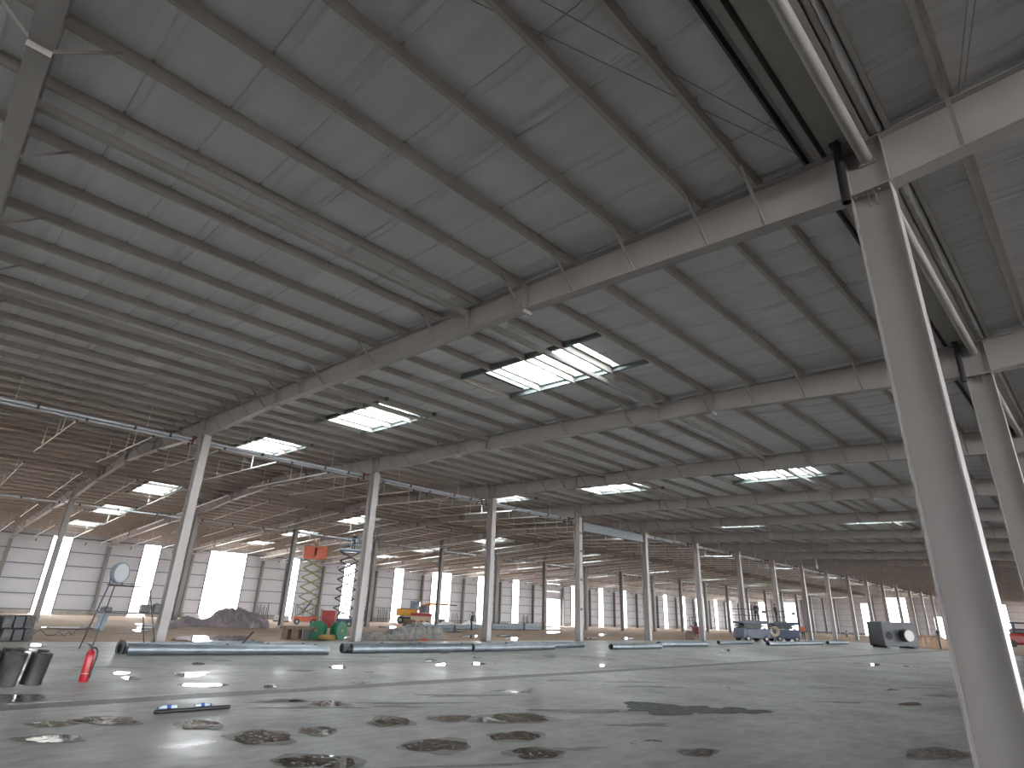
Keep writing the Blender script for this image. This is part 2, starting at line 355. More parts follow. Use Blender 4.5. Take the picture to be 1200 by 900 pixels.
PL = [-2.75] + [-3.75 - 1.5 * i for i in range(26)]          # purlin lines on the near slope, to the ridge
PLL = [-42.75 - 1.5 * i for i in range(26)]                   # far slope
PRR = [-.1, 1.2] + [2.7 + 1.5 * i for i in range(24)]         # slope beyond the valley
LINES = PL + PLL
def sagpos(x, lines):
    for a, b in zip(lines, lines[1:]):
        if b <= x <= a: return (a - x) / (a - b)
    return 0
SRT = sorted([-1.9] + PL + PLL + [XL], reverse=True); SRT2 = sorted([-.9] + PRR + [XR2], reverse=True)
def strip_mesh(x0, x1, holes, seed, dx=.375, skip=None, wdt=1.125):
    rnd = random.Random(seed)
    ys = [0, .012, .03, .22, .45, .68, .9, wdt - .03, wdt - .012, wdt]
    folds = [rnd.uniform(.08, .22)] + ([rnd.uniform(.25, .95)] if rnd.random() < .6 else []) + ([rnd.uniform(.85, 1.04)] if rnd.random() < .5 else [])
    for f in folds: ys += [f - .02, f, f + .012]
    ys = sorted(set(ys))
    prof = []
    for yy in ys:
        e = .03 if yy < .006 or yy > wdt - .006 else (.012 if yy < .02 or yy > wdt - .02 else 0)
        for f in folds:
            if abs(yy - f) < 1e-9: e -= .034
        e -= .016 * math.sin(PI * yy / wdt)
        prof.append(e)
    xs = []; x = x0
    while x < x1 - 1e-6: xs.append(x); x += dx
    xs.append(x1)
    xs = sorted(set([round(v, 4) for v in xs] + [h for hh in holes for h in hh if x0 < h < x1]))
    ph = [rnd.uniform(0, 6.28) for _ in range(6)]
    vs = []
    for x in xs:
        u = sagpos(x, SRT if x <= XA else SRT2)
        sg = .055 * math.sin(PI * u) ** 1.0
        for yy, e in zip(ys, prof):
            w1 = .007 * math.sin(1.3 * x + ph[0] + 6 * yy) * math.sin(9 * yy + ph[1]) + .004 * math.sin(3.1 * x + ph[2]) * math.sin(23 * yy + ph[3])
            amp = .6 + .4 * math.sin(.7 * x + ph[4])
            vs.append((x, yy, roofz(x) + .226 - sg + ((e * amp if e < -.02 else e) + w1) * (.25 + .75 * math.sin(PI * u) ** .6)))
    n = len(ys); fs = []
    for i in range(len(xs) - 1):
        mid = (xs[i] + xs[i + 1]) / 2
        if any(h[0] < mid < h[1] for h in holes): continue
        for k in range(n - 1): fs.append((i * n + k, i * n + k + 1, (i + 1) * n + k + 1, (i + 1) * n + k))
    return MB().add(vs, fs, 0, True).mesh('insulation_strip', 'insul')
near = [strip_mesh(XR, -1.9, [], 10 + i) for i in range(5)]
nearh = [strip_mesh(XR, -1.9, HOLES_R, 20 + i) for i in range(2)]
far_ = [strip_mesh(XL, XR, [], 30 + i, .75) for i in range(3)]
farh = [strip_mesh(XL, XR, HOLES_L, 40 + i, .75) for i in range(2)]
rgt = [strip_mesh(-.85, XR2, [], 50 + i, .75) for i in range(3)]
for k in range(-1, 11):
    for s_ in range(8):
        y0 = Y(k) + 1.125 * s_
        h = inb(k) and s_ in (3, 4)
        link('insulation_strip', nearh[s_ - 3] if h else random.choice(near), ceiling, (0, y0, 0))
        link('insulation_strip', farh[s_ - 3] if h else random.choice(far_), ceiling, (0, y0, 0))
        if k < 4: link('insulation_strip', random.choice(rgt), ceiling, (0, y0, 0))
def simple_strips(name, x0, x1, lines, k0, k1, holes):
    m = MB(); xs = sorted([x0] + [v for v in lines if x0 < v < x1] + [h for hh in holes for h in hh] + [x1])
    for k in range(k0, k1):
        for s_ in range(8):
            hol = holes if inb(k) and s_ in (3, 4) else []
            ya = Y(k) + 1.125 * s_ + .008; yb = ya + 1.109
            for a, b in zip(xs, xs[1:]):
                if any(h[0] <= (a + b) / 2 <= h[1] for h in hol): continue
                za, zb = roofz(a) + .23, roofz(b) + .23
                m.add([(a, ya, za), (a, yb, za), (b, yb, zb), (b, ya, zb)], [(0, 1, 2, 3)])
    o = m.build(name, 'insul', ceiling); o['kind'] = 'stuff'; return o
simple_strips('insulation_field', XL, -1.9, LINES, 11, 21, HOLES)
simple_strips('insulation_field', -.85, XR2, PRR, 4, 21, [])

def purlin_mb(L, m=None, x=0, y=0, z=0, s=1, d=.215):
    m = m or MB()
    m.box(x - .003, y, z, x + .003, y + L, z + d)
    a, b = sorted((x, x - s * .075)); m.box(a, y, z, b, y + L, z + .006)
    a, b = sorted((x, x + s * .075)); m.box(a, y, z + d - .006, b, y + L, z + d)
    a, b = sorted((x - s * .075, x - s * .069)); m.box(a, y, z, b, y + L, z + .022)
    return m
pm = purlin_mb(BAY - .006).mesh('purlin', 'purlin')
for k in range(0, 5):
    for x in LINES: link('purlin', pm, ceiling, (x, Y(k) + .003, roofz(x)))
    if k < 3:
        for x in PRR[:8]: link('purlin', pm, ceiling, (x, Y(k) + .003, roofz(x)))
m = MB()
for x in LINES:
    purlin_mb(YE - Y(5), m, x, Y(5), roofz(x)); purlin_mb(Y(0) - Y0, m, x, Y0, roofz(x))
for x in PRR[:8]: purlin_mb(YE - Y(3), m, x, Y(3), roofz(x)); purlin_mb(Y(0) - Y0, m, x, Y0, roofz(x))
for x in PRR[8:]: purlin_mb(YE - Y0, m, x, Y0, roofz(x))
o = m.build('purlin_field', 'purlin', ceiling); o['kind'] = 'stuff'

# ------------------------------------------------------------------ rooflights
def rooflight(x0, x1):
    L = x1 - x0; cxx = (x0 + x1) / 2; sl = .0445 if cxx < XR else -.0445
    t = thing('rooflight', '', 'rooflight', (cxx, 0, roofz(cxx)))
    W = 2.25; zz = lambda x: sl * x
    m = MB(); h = L / 2
    for ya in (0, W - .06):
        m.hexa([(-h, ya, .17 + zz(-h)), (h, ya, .17 + zz(h)), (h, ya + .06, .17 + zz(h)), (-h, ya + .06, .17 + zz(-h)),
                (-h, ya, .38 + zz(-h)), (h, ya, .38 + zz(h)), (h, ya + .06, .38 + zz(h)), (-h, ya + .06, .38 + zz(-h))])
    for xa in (-h, h - .06): m.box(xa, .06, .2 + zz(xa), xa + .06, W - .06, .38 + zz(xa))
    m.build('curb', 'frame', t)
    for ya in (-.12, W + .02):
        MB().hexa([(-h - .7, ya, .03 + zz(-h)), (h + .9, ya, .03 + zz(h)), (h + .9, ya + .1, .03 + zz(h)), (-h - .7, ya + .1, .03 + zz(-h)),
                   (-h - .7, ya, .21 + zz(-h)), (h + .9, ya, .21 + zz(h)), (h + .9, ya + .1, .21 + zz(h)), (-h - .7, ya + .1, .21 + zz(-h))]).build('trimmer', 'frame', t)
    MB().hexa([(-h, 0, .365 + zz(-h)), (h, 0, .365 + zz(h)), (h, W, .365 + zz(h)), (-h, W, .365 + zz(-h)),
               (-h, 0, .377 + zz(-h)), (h, 0, .377 + zz(h)), (h, W, .377 + zz(h)), (-h, W, .377 + zz(-h))]).build('glazing_sheet', 'pane', t)
    for xb in (-h + .8, .25, h - 1.15):
        MB().box(xb - .02, .06, .31 + zz(xb), xb + .02, W - .06, .35 + zz(xb)).build('glazing_bar', 'bar', t)
    MB().hexa([(-h, W * .62, .31 + zz(-h)), (h, W * .62, .31 + zz(h)), (h, W * .62 + .03, .31 + zz(h)), (-h, W * .62 + .03, .31 + zz(-h)),
               (-h, W * .62, .345 + zz(-h)), (h, W * .62, .345 + zz(h)), (h, W * .62 + .03, .345 + zz(h)), (-h, W * .62 + .03, .345 + zz(-h))]).build('glazing_bar', 'bar', t)
    return t
protos = {}
RL = {(1, 0): 'large bright rooflight nearest the camera, crossed by a grey tie tube', (1, 1): 'bright rooflight second from the right in the nearest row, left of the largest one',
      (1, 2): 'bright rooflight behind the twin blue-grey pipes', (1, 3): 'bright rooflight beyond the twin pipes, left of the first column in the middle row',
      (1, 4): 'pale rooflight above the far left wall, upper of the two close together', (1, 5): 'pale rooflight lowest at far left, just above the wall opening',
      (3, 0): 'bright rooflight at right between the third and fourth roof beams', (3, 1): 'bright rooflight between third and fourth roof beams, left of the right one',
      (3, 2): 'narrow bright rooflight beside the third column of the middle row', (3, 3): 'pale rooflight left of the second column of the middle row',
      (3, 4): 'small rooflight behind the orange scissor lift', (3, 5): 'small pale rooflight over the wide white wall opening'}
for k in range(-3, 20, 2):
    for i, (a, b) in enumerate(HOLES):
        lab = RL.get((k, i), 'small distant rooflight glowing in the far part of the roof')
        grp = 'rooflights in the roof' if (k, i) in RL else 'distant rooflights'
        if k < 1: lab, grp = 'added rooflight over the part of the hall behind the photo', 'added rooflights behind'  # grid continued out of view, added for more light on the near floor
        if i not in protos:
            protos[i] = rooflight(a, b); protos[i].location.y = Y(k) + 3.375; protos[i]['label'] = lab; protos[i]['group'] = grp
        else: dup(protos[i], (protos[i].location.x, Y(k) + 3.375, protos[i].location.z), None, lab, grp)

# ------------------------------------------------------------------ columns
def column(name, H, wm, depth=.52, fw=.34, tf=.018, clips=False):
    t = thing(name, '', 'column')
    MB().box(-depth / 2 + tf, -.006, .03, depth / 2 - tf, .006, H - .025).build('web', wm, t)
    for s in (-1, 1):
        a, b = sorted((s * depth / 2, s * (depth / 2 - tf)))
        MB().box(a, -fw / 2, .03, b, fw / 2, H - .025).build('flange', wm, t)
    MB().box(-depth / 2 - .06, -fw / 2 - .04, 0, depth / 2 + .06, fw / 2 + .04, .03).build('base_plate', 'wcol', t)
    m = MB(); m.box(-depth / 2 - .03, -fw / 2 - .01, H - .025, depth / 2 + .03, fw / 2 + .01, H)
    for bx in (-.2, -.1, .1, .2):
        for by in (-.1, .1): m.tube((bx, by, H - .05), (bx, by, H - .025), .016, 6)
    m.build('cap_plate', wm, t)
    return t
ca = column('steel_column', HA, 'steel', .52, .34)
for s in (-.05, .04):     # small stiffener plates under the cap
    MB().add([(s - .005, -.15, HA - .03), (s + .005, -.15, HA - .03), (s + .005, -.006, HA - .03), (s - .005, -.006, HA - .03), (s - .005, -.006, HA - .22), (s + .005, -.006, HA - .22)],
             [(0, 1, 2, 3), (4, 3, 2, 5), (0, 4, 5, 1), (0, 3, 4), (1, 5, 2)]).build('stiffener', 'steel', ca)
LA = {1: 'massive grey steel column in the right foreground, rising past the photo bottom', 2: 'second grey steel column at right, just behind the massive foreground one', 0: 'grey steel column under the nearest roof beam, beside the camera'}
for k in range(0, 21):
    lab = LA.get(k, 'distant steel column in the right hand row hidden behind the foreground column')
    grp = None if k in LA else 'far columns of the right hand row'
    if k == 0: ca.location = (XA, Y(0), 0); ca['label'] = lab
    else: dup(ca, (XA, Y(k), 0), None, lab, grp)
cb = column('steel_column', HB, 'steel', .5, .34)
LB = {0: 'grey column of the middle row outside the left photo edge', 1: 'tall grey column leaning right at left, above the pile of galvanised pipes', 2: 'grey column left of centre with the blue scissor lift behind it',
      3: 'grey column at photo centre, right of the walking worker in black', 4: 'grey column right of centre with short clip marks down its face', 5: 'grey column with a dark web strip, fifth of the middle row from the left',
      6: 'grey column with the red forklift standing behind it', 7: 'grey column at the left end of the low blue lifts', 8: 'grey column behind the right hand worker on the low blue lifts',
      9: 'grey column behind the orange vested worker standing on the slab', 10: 'dark edged column right of the orange vested worker'}
for k in range(0, 21):
    lab = LB.get(k, 'distant column of the middle row between the vested worker and the grey machine block')
    grp = None if k in LB else 'far columns of the middle row'
    if k == 0: cb.location = (XB, Y(0), 0); cb['label'] = lab
    else: o = dup(cb, (XB, Y(k), 0), None, lab, grp)
    if k == 4:
        for z in (2.0, 4.0, 6.0, 7.3): 
            MB().box(.25, -.13, z, .262, .13, z + .16).build('clip_mark', 'mgrey', o)
cc = column('steel_column', HB, 'wcol', .5, .32); cc.location = (XC, Y(0), -.06)
LC = {0: 'grey column of the far row outside the left photo edge', 1: 'grey column at far left crossing a bright wall opening', 2: 'grey column half hidden behind the tall left column of the middle row', 3: 'dark grey column beside the orange scissor lift',
      4: 'brownish column right behind the blue scissor lift column', 5: 'dark column in front of the wide opening beside the yellow excavator', 6: 'brown column just right of the photo centre column', 7: 'brown column left of the short wide wall opening', 8: 'brown column hidden behind the clip marked column'}
cc['label'] = LC[0]
for k in range(1, 21): dup(cc, (XC, Y(k), -.06), None, LC.get(k, 'distant column of the far row in front of the left wall'), None if k in LC else 'far columns of the far row')

# ------------------------------------------------------------------ roof beams
def depth_at(x):
    for c, L, D, d in ((XA, 6.9, .87, .64), (XB, 7.0, .88, .64), (XC, 7.0, .88, .64), (XW + .3, 7.0, .93, .64)):
        if abs(x - c) < L: return d + (D - d) * (1 - abs(x - c) / L)
    return .64
def ibeam(x0, x1, fw=.26):
    m = MB(); t0, t1 = roofz(x0), roofz(x1); b0, b1 = t0 - depth_at(x0), t1 - depth_at(x1)
    def seg(za0, zb0, za1, zb1, hw): m.hexa([(x0, -hw, za0), (x1, -hw, za1), (x1, hw, za1), (x0, hw, za0), (x0, -hw, zb0), (x1, -hw, zb1), (x1, hw, zb1), (x0, hw, zb0)])
    seg(b0, b0 + .018, b1, b1 + .018, fw / 2); seg(t0 - .016, t0, t1 - .016, t1, fw / 2); seg(b0 + .018, t0 - .016, b1 + .018, t1 - .016, .006)
    return m
CUTS = [XW + .32, -74.9, -61.9, XC, -47.9, XR, -34.9, -20.9, -8.1, XA]
CUTS = [XW + .32, -74.9, -61.9, XC, -47.9, XR, -34.9, XB, -20.9, -8.1, XA]
SPL = [-74.9, -61.9, -47.9, XR, -34.9, -20.9, -8.1]
raf = thing('roof_beam', '', 'beam', (0, 0, 0))
for a, b in zip(CUTS, CUTS[1:]): ibeam(a, b).build('beam_segment', 'steel', raf)
ibeam(XA, 5.7).build('beam_segment', 'steel', raf); ibeam(5.7, 20).build('beam_segment', 'steel', raf)
for x in SPL:
    z1, z0 = roofz(x), roofz(x) - depth_at(x)
    MB().box(x - .02, -.13, z0 - .1, x + .02, .13, z1).build('splice_plate', 'steel', raf)
STF = [XA - .25, XA + .25, XB - .25, XB + .25, XC - .25, XC + .25, -10.1, -18.9, -36.0, -46.5]
for x in STF: MB().box(x - .006, -.125, roofz(x) - depth_at(x) + .01, x + .006, .125, roofz(x) - .01).build('stiffener', 'steel', raf)
def brace_mesh(x, s):
    m = MB(); z0 = roofz(x) - depth_at(x) + .03
    m.bar((x, s * .02, z0), (x, s * .78, roofz(x) + .05), .05, .006); m.bar((x + .025, s * .02, z0), (x + .025, s * .78, roofz(x) + .05), .005, .05)
    return m
BR = []
allx = sorted(LINES, reverse=True)
for i, x in enumerate(allx):
    if any(abs(x - c) < 8.3 for c in (XA, XB, XC, XW)) or i % 2 == 0: BR.append(x)
BR = [x for x in BR if x > XW + .6]
farm = MB()
for x in BR:
    for s in (-1, 1):
        b = brace_mesh(x, s); b.build('flange_brace', 'steel', raf)
for x in (-.1, 2.7, 5.7):
    for s in (-1, 1): brace_mesh(x, s).build('flange_brace', 'steel', raf)
LR = {0: 'nearest roof beam, cutting across the top left photo corner', 1: 'big roof beam resting on the foreground column and sweeping down to the left', 2: 'second full roof beam below the large rooflight, resting on the column behind the foreground one',
      3: 'third roof beam passing above the narrow right rooflight', 4: 'fourth roof beam passing just below the right rooflight', 5: 'fifth roof beam from the foreground, over the fifth middle row column'}
braces = [c for c in raf.children if c.name.startswith('flange_brace')]
raf.location = (0, Y(0), 0); raf['label'] = LR[0]
for k in range(1, 6): dup(raf, (0, Y(k), 0), None, LR[k])
KIDS.clear()
# the distant beams: braces joined into one part
jm = MB()
for x in BR:
    for s in (-1, 1):
        b = brace_mesh(x, s); jm.add(b.v, b.f)
base_kids = [c for c in raf.children if not c.name.startswith('flange_brace')]
jme = jm.mesh('flange_braces', 'steel')
for k in list(range(6, 21)) + [-1]:
    r = raf.copy(); COL.objects.link(r); r.location = (0, Y(k), 0)
    r['label'] = 'distant roof beam stacked with its neighbours above the middle row' if k > 0 else 'roof beam behind the camera'
    r['group'] = 'distant roof beams'
    if k < 0: del r['group']
    for c in base_kids:
        d = c.copy(); COL.objects.link(d); d.parent = r
    d = link('flange_braces', jme, r); d['kind'] = 'stuff'

# ------------------------------------------------------------------ valley gutter, eave purlins, ties, down pipes, insulation roll
YG0, YG1 = Y0, YE
g = MB(); g.box(-1.65, YG0, 8.262, -1.13, YG1, 8.268); g.box(-1.65, YG0, 8.268, -1.645, YG1, 8.57); g.box(-1.135, YG0, 8.268, -1.13, YG1, 8.57)
tag(g.build('valley_gutter', 'gutter'), 'wide flat grey valley gutter running beside the foreground column top', 'gutter')
for nm, x, s_, d_, lab in (('eave_purlin', -1.73, 1, .30, 'pale eave purlin along the left side of the valley gutter'), ('eave_purlin', -.86, -1, .215, 'pale eave purlin along the right side of the grey insulation roll'), ('gutter_bearer', -1.05, -1, .25, 'grey channel between the gutter and the grey insulation roll')):
    m = MB(); purlin_mb(YG1 - YG0, m, x, YG0, 8.245 + .02 * (nm != 'eave_purlin'), s_, d_)
    if d_ == .30: m.box(-1.84, YG0, 8.243, -1.735, YG1, 8.25)
    tag(m.build(nm, 'tube'), lab, 'purlin')
tag(MB().box(-2.0, YG0, 8.275, -1.965, YG1, 8.5).build('eave_flashing', 'mgrey'), 'thin pale flashing edge left of the gutter across a dark gap', 'flashing')
m = MB()
rr = random.Random(5)
yy = Y(0) - 4
pts = []
while yy < Y(4):
    n = 12
    rad = .072 + rr.uniform(-.008, .012) + .01 * math.sin(yy * 2)
    pts.append((yy, rad, rr.uniform(-.006, .006))); yy += .12
vs = []; fs = []
for (yv, rad, dxx) in pts:
    for i in range(12): vs.append((-.948 + dxx * .4 + rad * .8 * math.cos(2 * PI * i / 12), yv, 8.335 + dxx + rad * math.sin(2 * PI * i / 12)))
for k in range(len(pts) - 1):
    for i in range(12): fs.append((k * 12 + i, k * 12 + (i + 1) % 12, (k + 1) * 12 + (i + 1) % 12, (k + 1) * 12 + i))
tag(MB().add(vs, fs, 0, True).build('insulation_roll', 'insul'), 'wrinkled roll of grey insulation tucked along the right side of the gutter', 'insulation')
def tie(k):
    t = thing('tie_beam', '', 'beam', (XA + .02, Y(k), 0))
    L = BAY - .04
    m = MB(); m.tube((0, .03, 7.98), (0, L, 7.98), .085, 16); m.build('tube', 'tube', t)
    MB().box(-.006, .03, 8.06, .006, L, 8.24).build('web', 'tube', t)
    MB().box(.0, .03, 8.235, .12, L, 8.241).build('top_flange', 'tube', t)
    for yy in (.012, L): MB().box(-.11, yy, 7.87, .11, yy + .02, 8.10).build('end_plate', 'tube', t)
    return t
t0 = tie(0); t0['label'] = 'rounded pale tie beam under the valley gutter, ending at the foreground column'
dup(t0, (XA + .02, Y(1), 0), None, 'rounded pale tie beam between the two right hand columns')
for k in range(2, 20): dup(t0, (XA + .02, Y(k), 0), None, 'tie beam under the valley gutter beyond the second right hand column', 'far valley tie beams')
def downpipe(k, lab):
    t = thing('down_pipe', lab, 'pipe', (-1.5, Y(k) - .28, 0))
    MB().tube((0, 0, 7.2), (0.02, 0, 8.3), .062, 14, hollow=.008).build('pipe', 'black', t)
    MB().box(-.07, -.09, 8.26, .07, .09, 8.30).build('outlet_flange', 'black', t)
    return t
downpipe(1, 'short black down pipe hanging beside the foreground column top'); downpipe(2, 'short black down pipe seen between the two right hand columns')
downpipe(3, 'short black down pipe at the third roof beam end')
# purlin-line tie tubes between beams
def tube_line(x, d, k):
    z = roofz(x) - .16
    t = thing('tie_tube', '', 'tube', (x, Y(k), z))
    MB().box(-d / 2, .1, -d / 2, d / 2, BAY - .1, d / 2).build('tube', 'tube', t)
    for yy in (.02, BAY - .1): MB().box(-.012, yy, -.07, .012, yy + .10, .07).build('end_cleat', 'tube', t)
    return t
for x, nm in ((-10.1, 'nearer the camera'), (-18.9, 'farther left'), (-36.0, 'near the ridge'), (-46.5, 'past the ridge')):
    tp = tube_line(x, .13, 0)
    tp['label'] = 'grey tie tube below the purlins in the first roof bay, %s' % nm
    dup(tp, (x, Y(1), tp.location.z), None, 'grey tie tube below the purlins in the second roof bay, %s' % nm)
    for k in range(2, 20):
        if k < 5: dup(tp, (x, Y(k), tp.location.z), None, 'grey tie tube below the purlins in the %s roof bay, %s' % (ORD[k], nm))
        else: dup(tp, (x, Y(k), tp.location.z), None, 'grey tie tube below the purlins in a far roof bay', 'far tie tubes')
# roof bracing rods
for (p, q, lab) in (((-1.95, Y(1) - .25, 8.33), (-5.2, Y(0) + .4, 8.52), 'thin bracing rod under the roof left of the gutter, lower one'), ((-2.0, Y(1) - .9, 8.36), (-4.6, Y(0) + .4, 8.50), 'thin bracing rod under the roof left of the gutter, upper one'),
                    ((.02, Y(1) - .12, 8.30), (1.9, Y(0) + .5, 8.34), 'thin bracing rod in the top right roof corner, left one'), ((.12, Y(1) - .3, 8.30), (2.1, Y(0) + .5, 8.36), 'thin bracing rod in the top right roof corner, right one')):
    tag(MB().tube(p, q, .008, 6).build('bracing_rod', 'tube'), lab, 'rod')

# ------------------------------------------------------------------ left wall
wl = struct('wall_left')
OPEN = {}
for k in range(-8, 21):
    c = Y(k) + 4.45
    OPEN[k] = (c - .88, c + .88, 7.9)
OPEN[3] = (28.7, 33.3, 7.9); OPEN[7] = (64.7, 68.9, 7.9); OPEN[10] = (93.9, 98.1, 4.9); OPEN[11] = (101.6, 103.3, 7.9); OPEN[17] = (154.5, 159, 7.9)
ROWS = [.42, 1.95, 3.4, 4.9, 6.36, 7.82]
PMS = {}
def wpanel(wd, ht, ax):
    key = (round(wd, 2), round(ht, 2), ax)
    if key not in PMS:
        m = MB(); n = 6
        if ax == 'y': m.box(-.05, .012, .014, .0, wd - .012, ht - .014)
        else: m.box(.012, 0, .014, wd - .012, .05, ht - .014)
        PMS[key] = m.mesh('wall_panel', 'wall')
    return PMS[key]
for k in range(-8, 21):
    a, b, zt = OPEN[k]
    for (ya, yb) in ((Y(k), a), (b, Y(k + 1))):
        for z0, z1 in zip(ROWS, ROWS[1:]): link('wall_panel', wpanel(yb - ya, z1 - z0, 'y'), wl, (XW, ya, z0))
    link('wall_panel', wpanel(BAY, .62, 'y'), wl, (XW, Y(k), 7.9 if zt > 7 else 7.82))
    if zt < 7:
        for z0, z1 in ((4.9, 6.36), (6.36, 7.82)): link('wall_panel', wpanel(b - a, z1 - z0, 'y'), wl, (XW, a, z0))
    m = MB()
    for (ya, yb) in ((Y(k), a), (b, Y(k + 1))):
        for z in ROWS: m.box(XW + .0, ya, z - .05, XW + .18, yb, z + .05)
        m.box(XW - .045, ya, .3, XW - .03, yb, 8.5)
    m.box(XW - .045, Y(k), 8.45, XW + .05, Y(k + 1), 8.62)
    for yj in (a - .1, b): m.box(XW - .06, yj, 0, XW + .18, yj + .1, zt)
    m.box(XW - .05, a, zt - .02, XW + .16, b, zt + .06)
    m.build('girt_frame', 'girt', wl)
    m = MB()
    for (ya, yb) in ((Y(k), a - .1), (b + .1, Y(k + 1))): m.box(XW - .12, ya, -.3, XW + .12, yb, .42)
    m.build('plinth', 'plinth', wl)
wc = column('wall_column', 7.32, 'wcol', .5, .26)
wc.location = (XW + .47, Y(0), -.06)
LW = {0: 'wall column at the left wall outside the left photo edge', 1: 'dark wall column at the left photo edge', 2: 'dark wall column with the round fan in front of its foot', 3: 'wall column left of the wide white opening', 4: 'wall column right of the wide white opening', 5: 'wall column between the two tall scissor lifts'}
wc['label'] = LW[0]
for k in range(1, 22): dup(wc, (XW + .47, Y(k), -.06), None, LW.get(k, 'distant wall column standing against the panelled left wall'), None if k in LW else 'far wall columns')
# bracket pipe along the wall head
t = thing('wall_pipe', 'long thin grey pipe along the head of the left wall', 'pipe', (XW + .75, 0, 7.28))
MB().tube((0, -8, 0), (0, YE - .3, 0), .055, 8).build('pipe', 'pipe', t)
for i in range(30): MB().box(-.3, 1.5 + 4.5 * i, -.11, .08, 1.58 + 4.5 * i, .1).build('clip', 'clip', t)

# ------------------------------------------------------------------ far end wall
wf = struct('wall_far')
EO = [(-79.1, -77, 7.9), (-71.5, -68.3, 7.9), (-63.2, -78, 5.0), (-51.1, -49.2, 7.9), (-45.5, -40.3, 9.4), (-34.9, -32.7, 4.9), (-21.5, -19.9, 7.9)]
ECOL = [-75.1, -66.5, -57.5, -48.0, -38.6, -29.5, -21.9 + .1]
ER = [.42, 1.95, 3.4, 4.9, 6.36, 7.9, 9.4]
edges = sorted([XW] + [v for o in EO for v in o[:2]] + [-75.1, -66.5, -57.5, -53.5, -38.6, -29.5, -25, -14.5])  # unseen right end left open, added to light the far roof
gm = MB()
for a, b in zip(edges, edges[1:]):
    op = [o for o in EO if o[0] - 1e-6 <= a and b <= o[1] + 1e-6]
    zb = op[0][2] if op else .42
    top = roofz((a + b) / 2) + .1
    for z0, z1 in zip(ER, ER[1:] + [99]):
        if z0 < zb - .01 or z0 > top - .3: continue
        link('wall_panel', wpanel(b - a, min(z1, top) - z0, 'x'), wf, (a, YE, z0))
    for z in ER:
        if z >= zb - .01: gm.box(a, YE - .12, z - .03, b, YE, z + .03)
    gm.box(a, YE + .03, zb, b, YE + .045, top + .3)
    if not op: gm.box(a, YE - .1, -.3, b, YE + .1, .42)
for o in EO:
    for x in o[:2]: gm.box(x - .05, YE - .14, 0, x + .05, YE + .06, o[2])
gm.build('girt_frame', 'girt', wf)
m = MB()
for x in (-44.3, -43.1, -41.9, -41.0): m.box(x - .03, YE - .05, 0, x + .03, YE, 9.4)
for z in (3.0, 6.0): m.box(-45.4, YE - .05, z - .03, -40.4, YE, z + .03)
m.build('opening_bars', 'girt', wf)
MB().box(-63.1, YE + 1.2, -.3, -60.1, YE + 1.25, 4.2).build('netting_screen', 'mesh_blue', wf)
wcp = column('wind_column', 9.6, 'wcol', .4, .25); wcp.location = (ECOL[0], YE - .3, -.06); wcp.rotation_euler = (0, 0, PI / 2)
wcp['label'] = 'distant wind column standing against the far end wall'; wcp['group'] = 'end wall columns'
wcp.scale = (1, 1, (roofz(ECOL[0]) - .1) / 9.6)
for x in ECOL[1:]:
    r = dup(wcp, (x, YE - .3, -.06)); r.scale = (1, 1, (roofz(x) - .1) / 9.6)


wb = struct('added_back_wall')  # unseen wall behind the camera, added to cut the back light
for i in range(16):
    x = XW + 9.2 * i
    MB().box(x, Y0 - .1, -.3, x + 5.6, Y0, 10.2).build('wall_panel', 'wall', wb)
    MB().box(x + 5.6, Y0 - .1, 5.2, x + 9.2, Y0, 10.2).build('wall_panel', 'wall', wb)

# ------------------------------------------------------------------ overhead pipes
def twin(k):
    t = thing('sprinkler_main', '', 'pipe', (XB - .9, Y(k), 8.42))
    for i, dx in enumerate((-.17, .17)): MB().tube((dx, .04, 0 if i == 0 else .04), (dx, BAY - .04, 0 if i == 0 else .04), .06, 10).build('pipe', 'pipe', t)
    for yy in (1.2, 2.9, 4.6, 6.3, 7.7): 
        dx = .17 if int(yy * 10) % 2 else -.17
        MB().tube((dx, yy, .02), (dx, yy + .09, .02), .085, 10).build('coupling', 'clip', t)
    for yy in (2.2, 6.8): MB().box(-.012, yy, .05, .012, yy + .02, 1.1).build('hanger_rod', 'wpipe', t)
    m = MB()
    for dx in (-.25, .25):
        m.box(dx - .03, -.35, -.22, dx + .03, -.29, .16); m.box(dx - .1, -.38, .10, dx + .1, -.26, .16)
    m.box(-.3, -.36, -.02, .75, -.30, .05)
    m.box(-.05, .29, -.22, .03, .35, .16); m.box(.3, .29, -.22, .36, .35, .16); m.box(-.12, .28, .1, .45, .36, .16)
    m.build('clamp_bracket', 'redp', t)
    return t
t0 = twin(0); t0['label'] = 'twin blue-grey sprinkler mains from the left photo edge to the first middle row column'
dup(t0, (XB - .9, Y(1), 8.42), None, 'twin sprinkler mains running under the rooflight between first and second middle row columns')
dup(t0, (XB - .9, Y(2), 8.42), None, 'twin sprinkler mains between second and third middle row columns')
dup(t0, (XB - .9, Y(3), 8.42), None, 'twin bright sprinkler mains between third and fourth middle row columns')
for k in range(4, 19): dup(t0, (XB - .9, Y(k), 8.42), None, 'distant twin sprinkler mains along the middle row', 'far sprinkler mains')
def twin_c(k):
    t = thing('sprinkler_main', '', 'pipe', (XC - .6, Y(k), 8.25))
    MB().tube((0, .04, 0), (0, BAY - .04, 0), .07, 8).build('pipe', 'pipe', t)
    for yy in (.6, 3.2, 6.0, 8.3): MB().tube((0, yy, 0), (0, yy + .1, 0), .1, 8).build('coupling', 'clip', t)
    return t
tcx = twin_c(0); tcx['label'] = 'thin sprinkler main along the far column row at the left edge'
dup(tcx, (XC - .6, Y(1), 8.25), None, 'thin sprinkler main right of the far left column'); 
for k in range(2, 19): dup(tcx, (XC - .6, Y(k), 8.25), None, 'distant sprinkler main along the far column row', 'far row sprinkler mains')
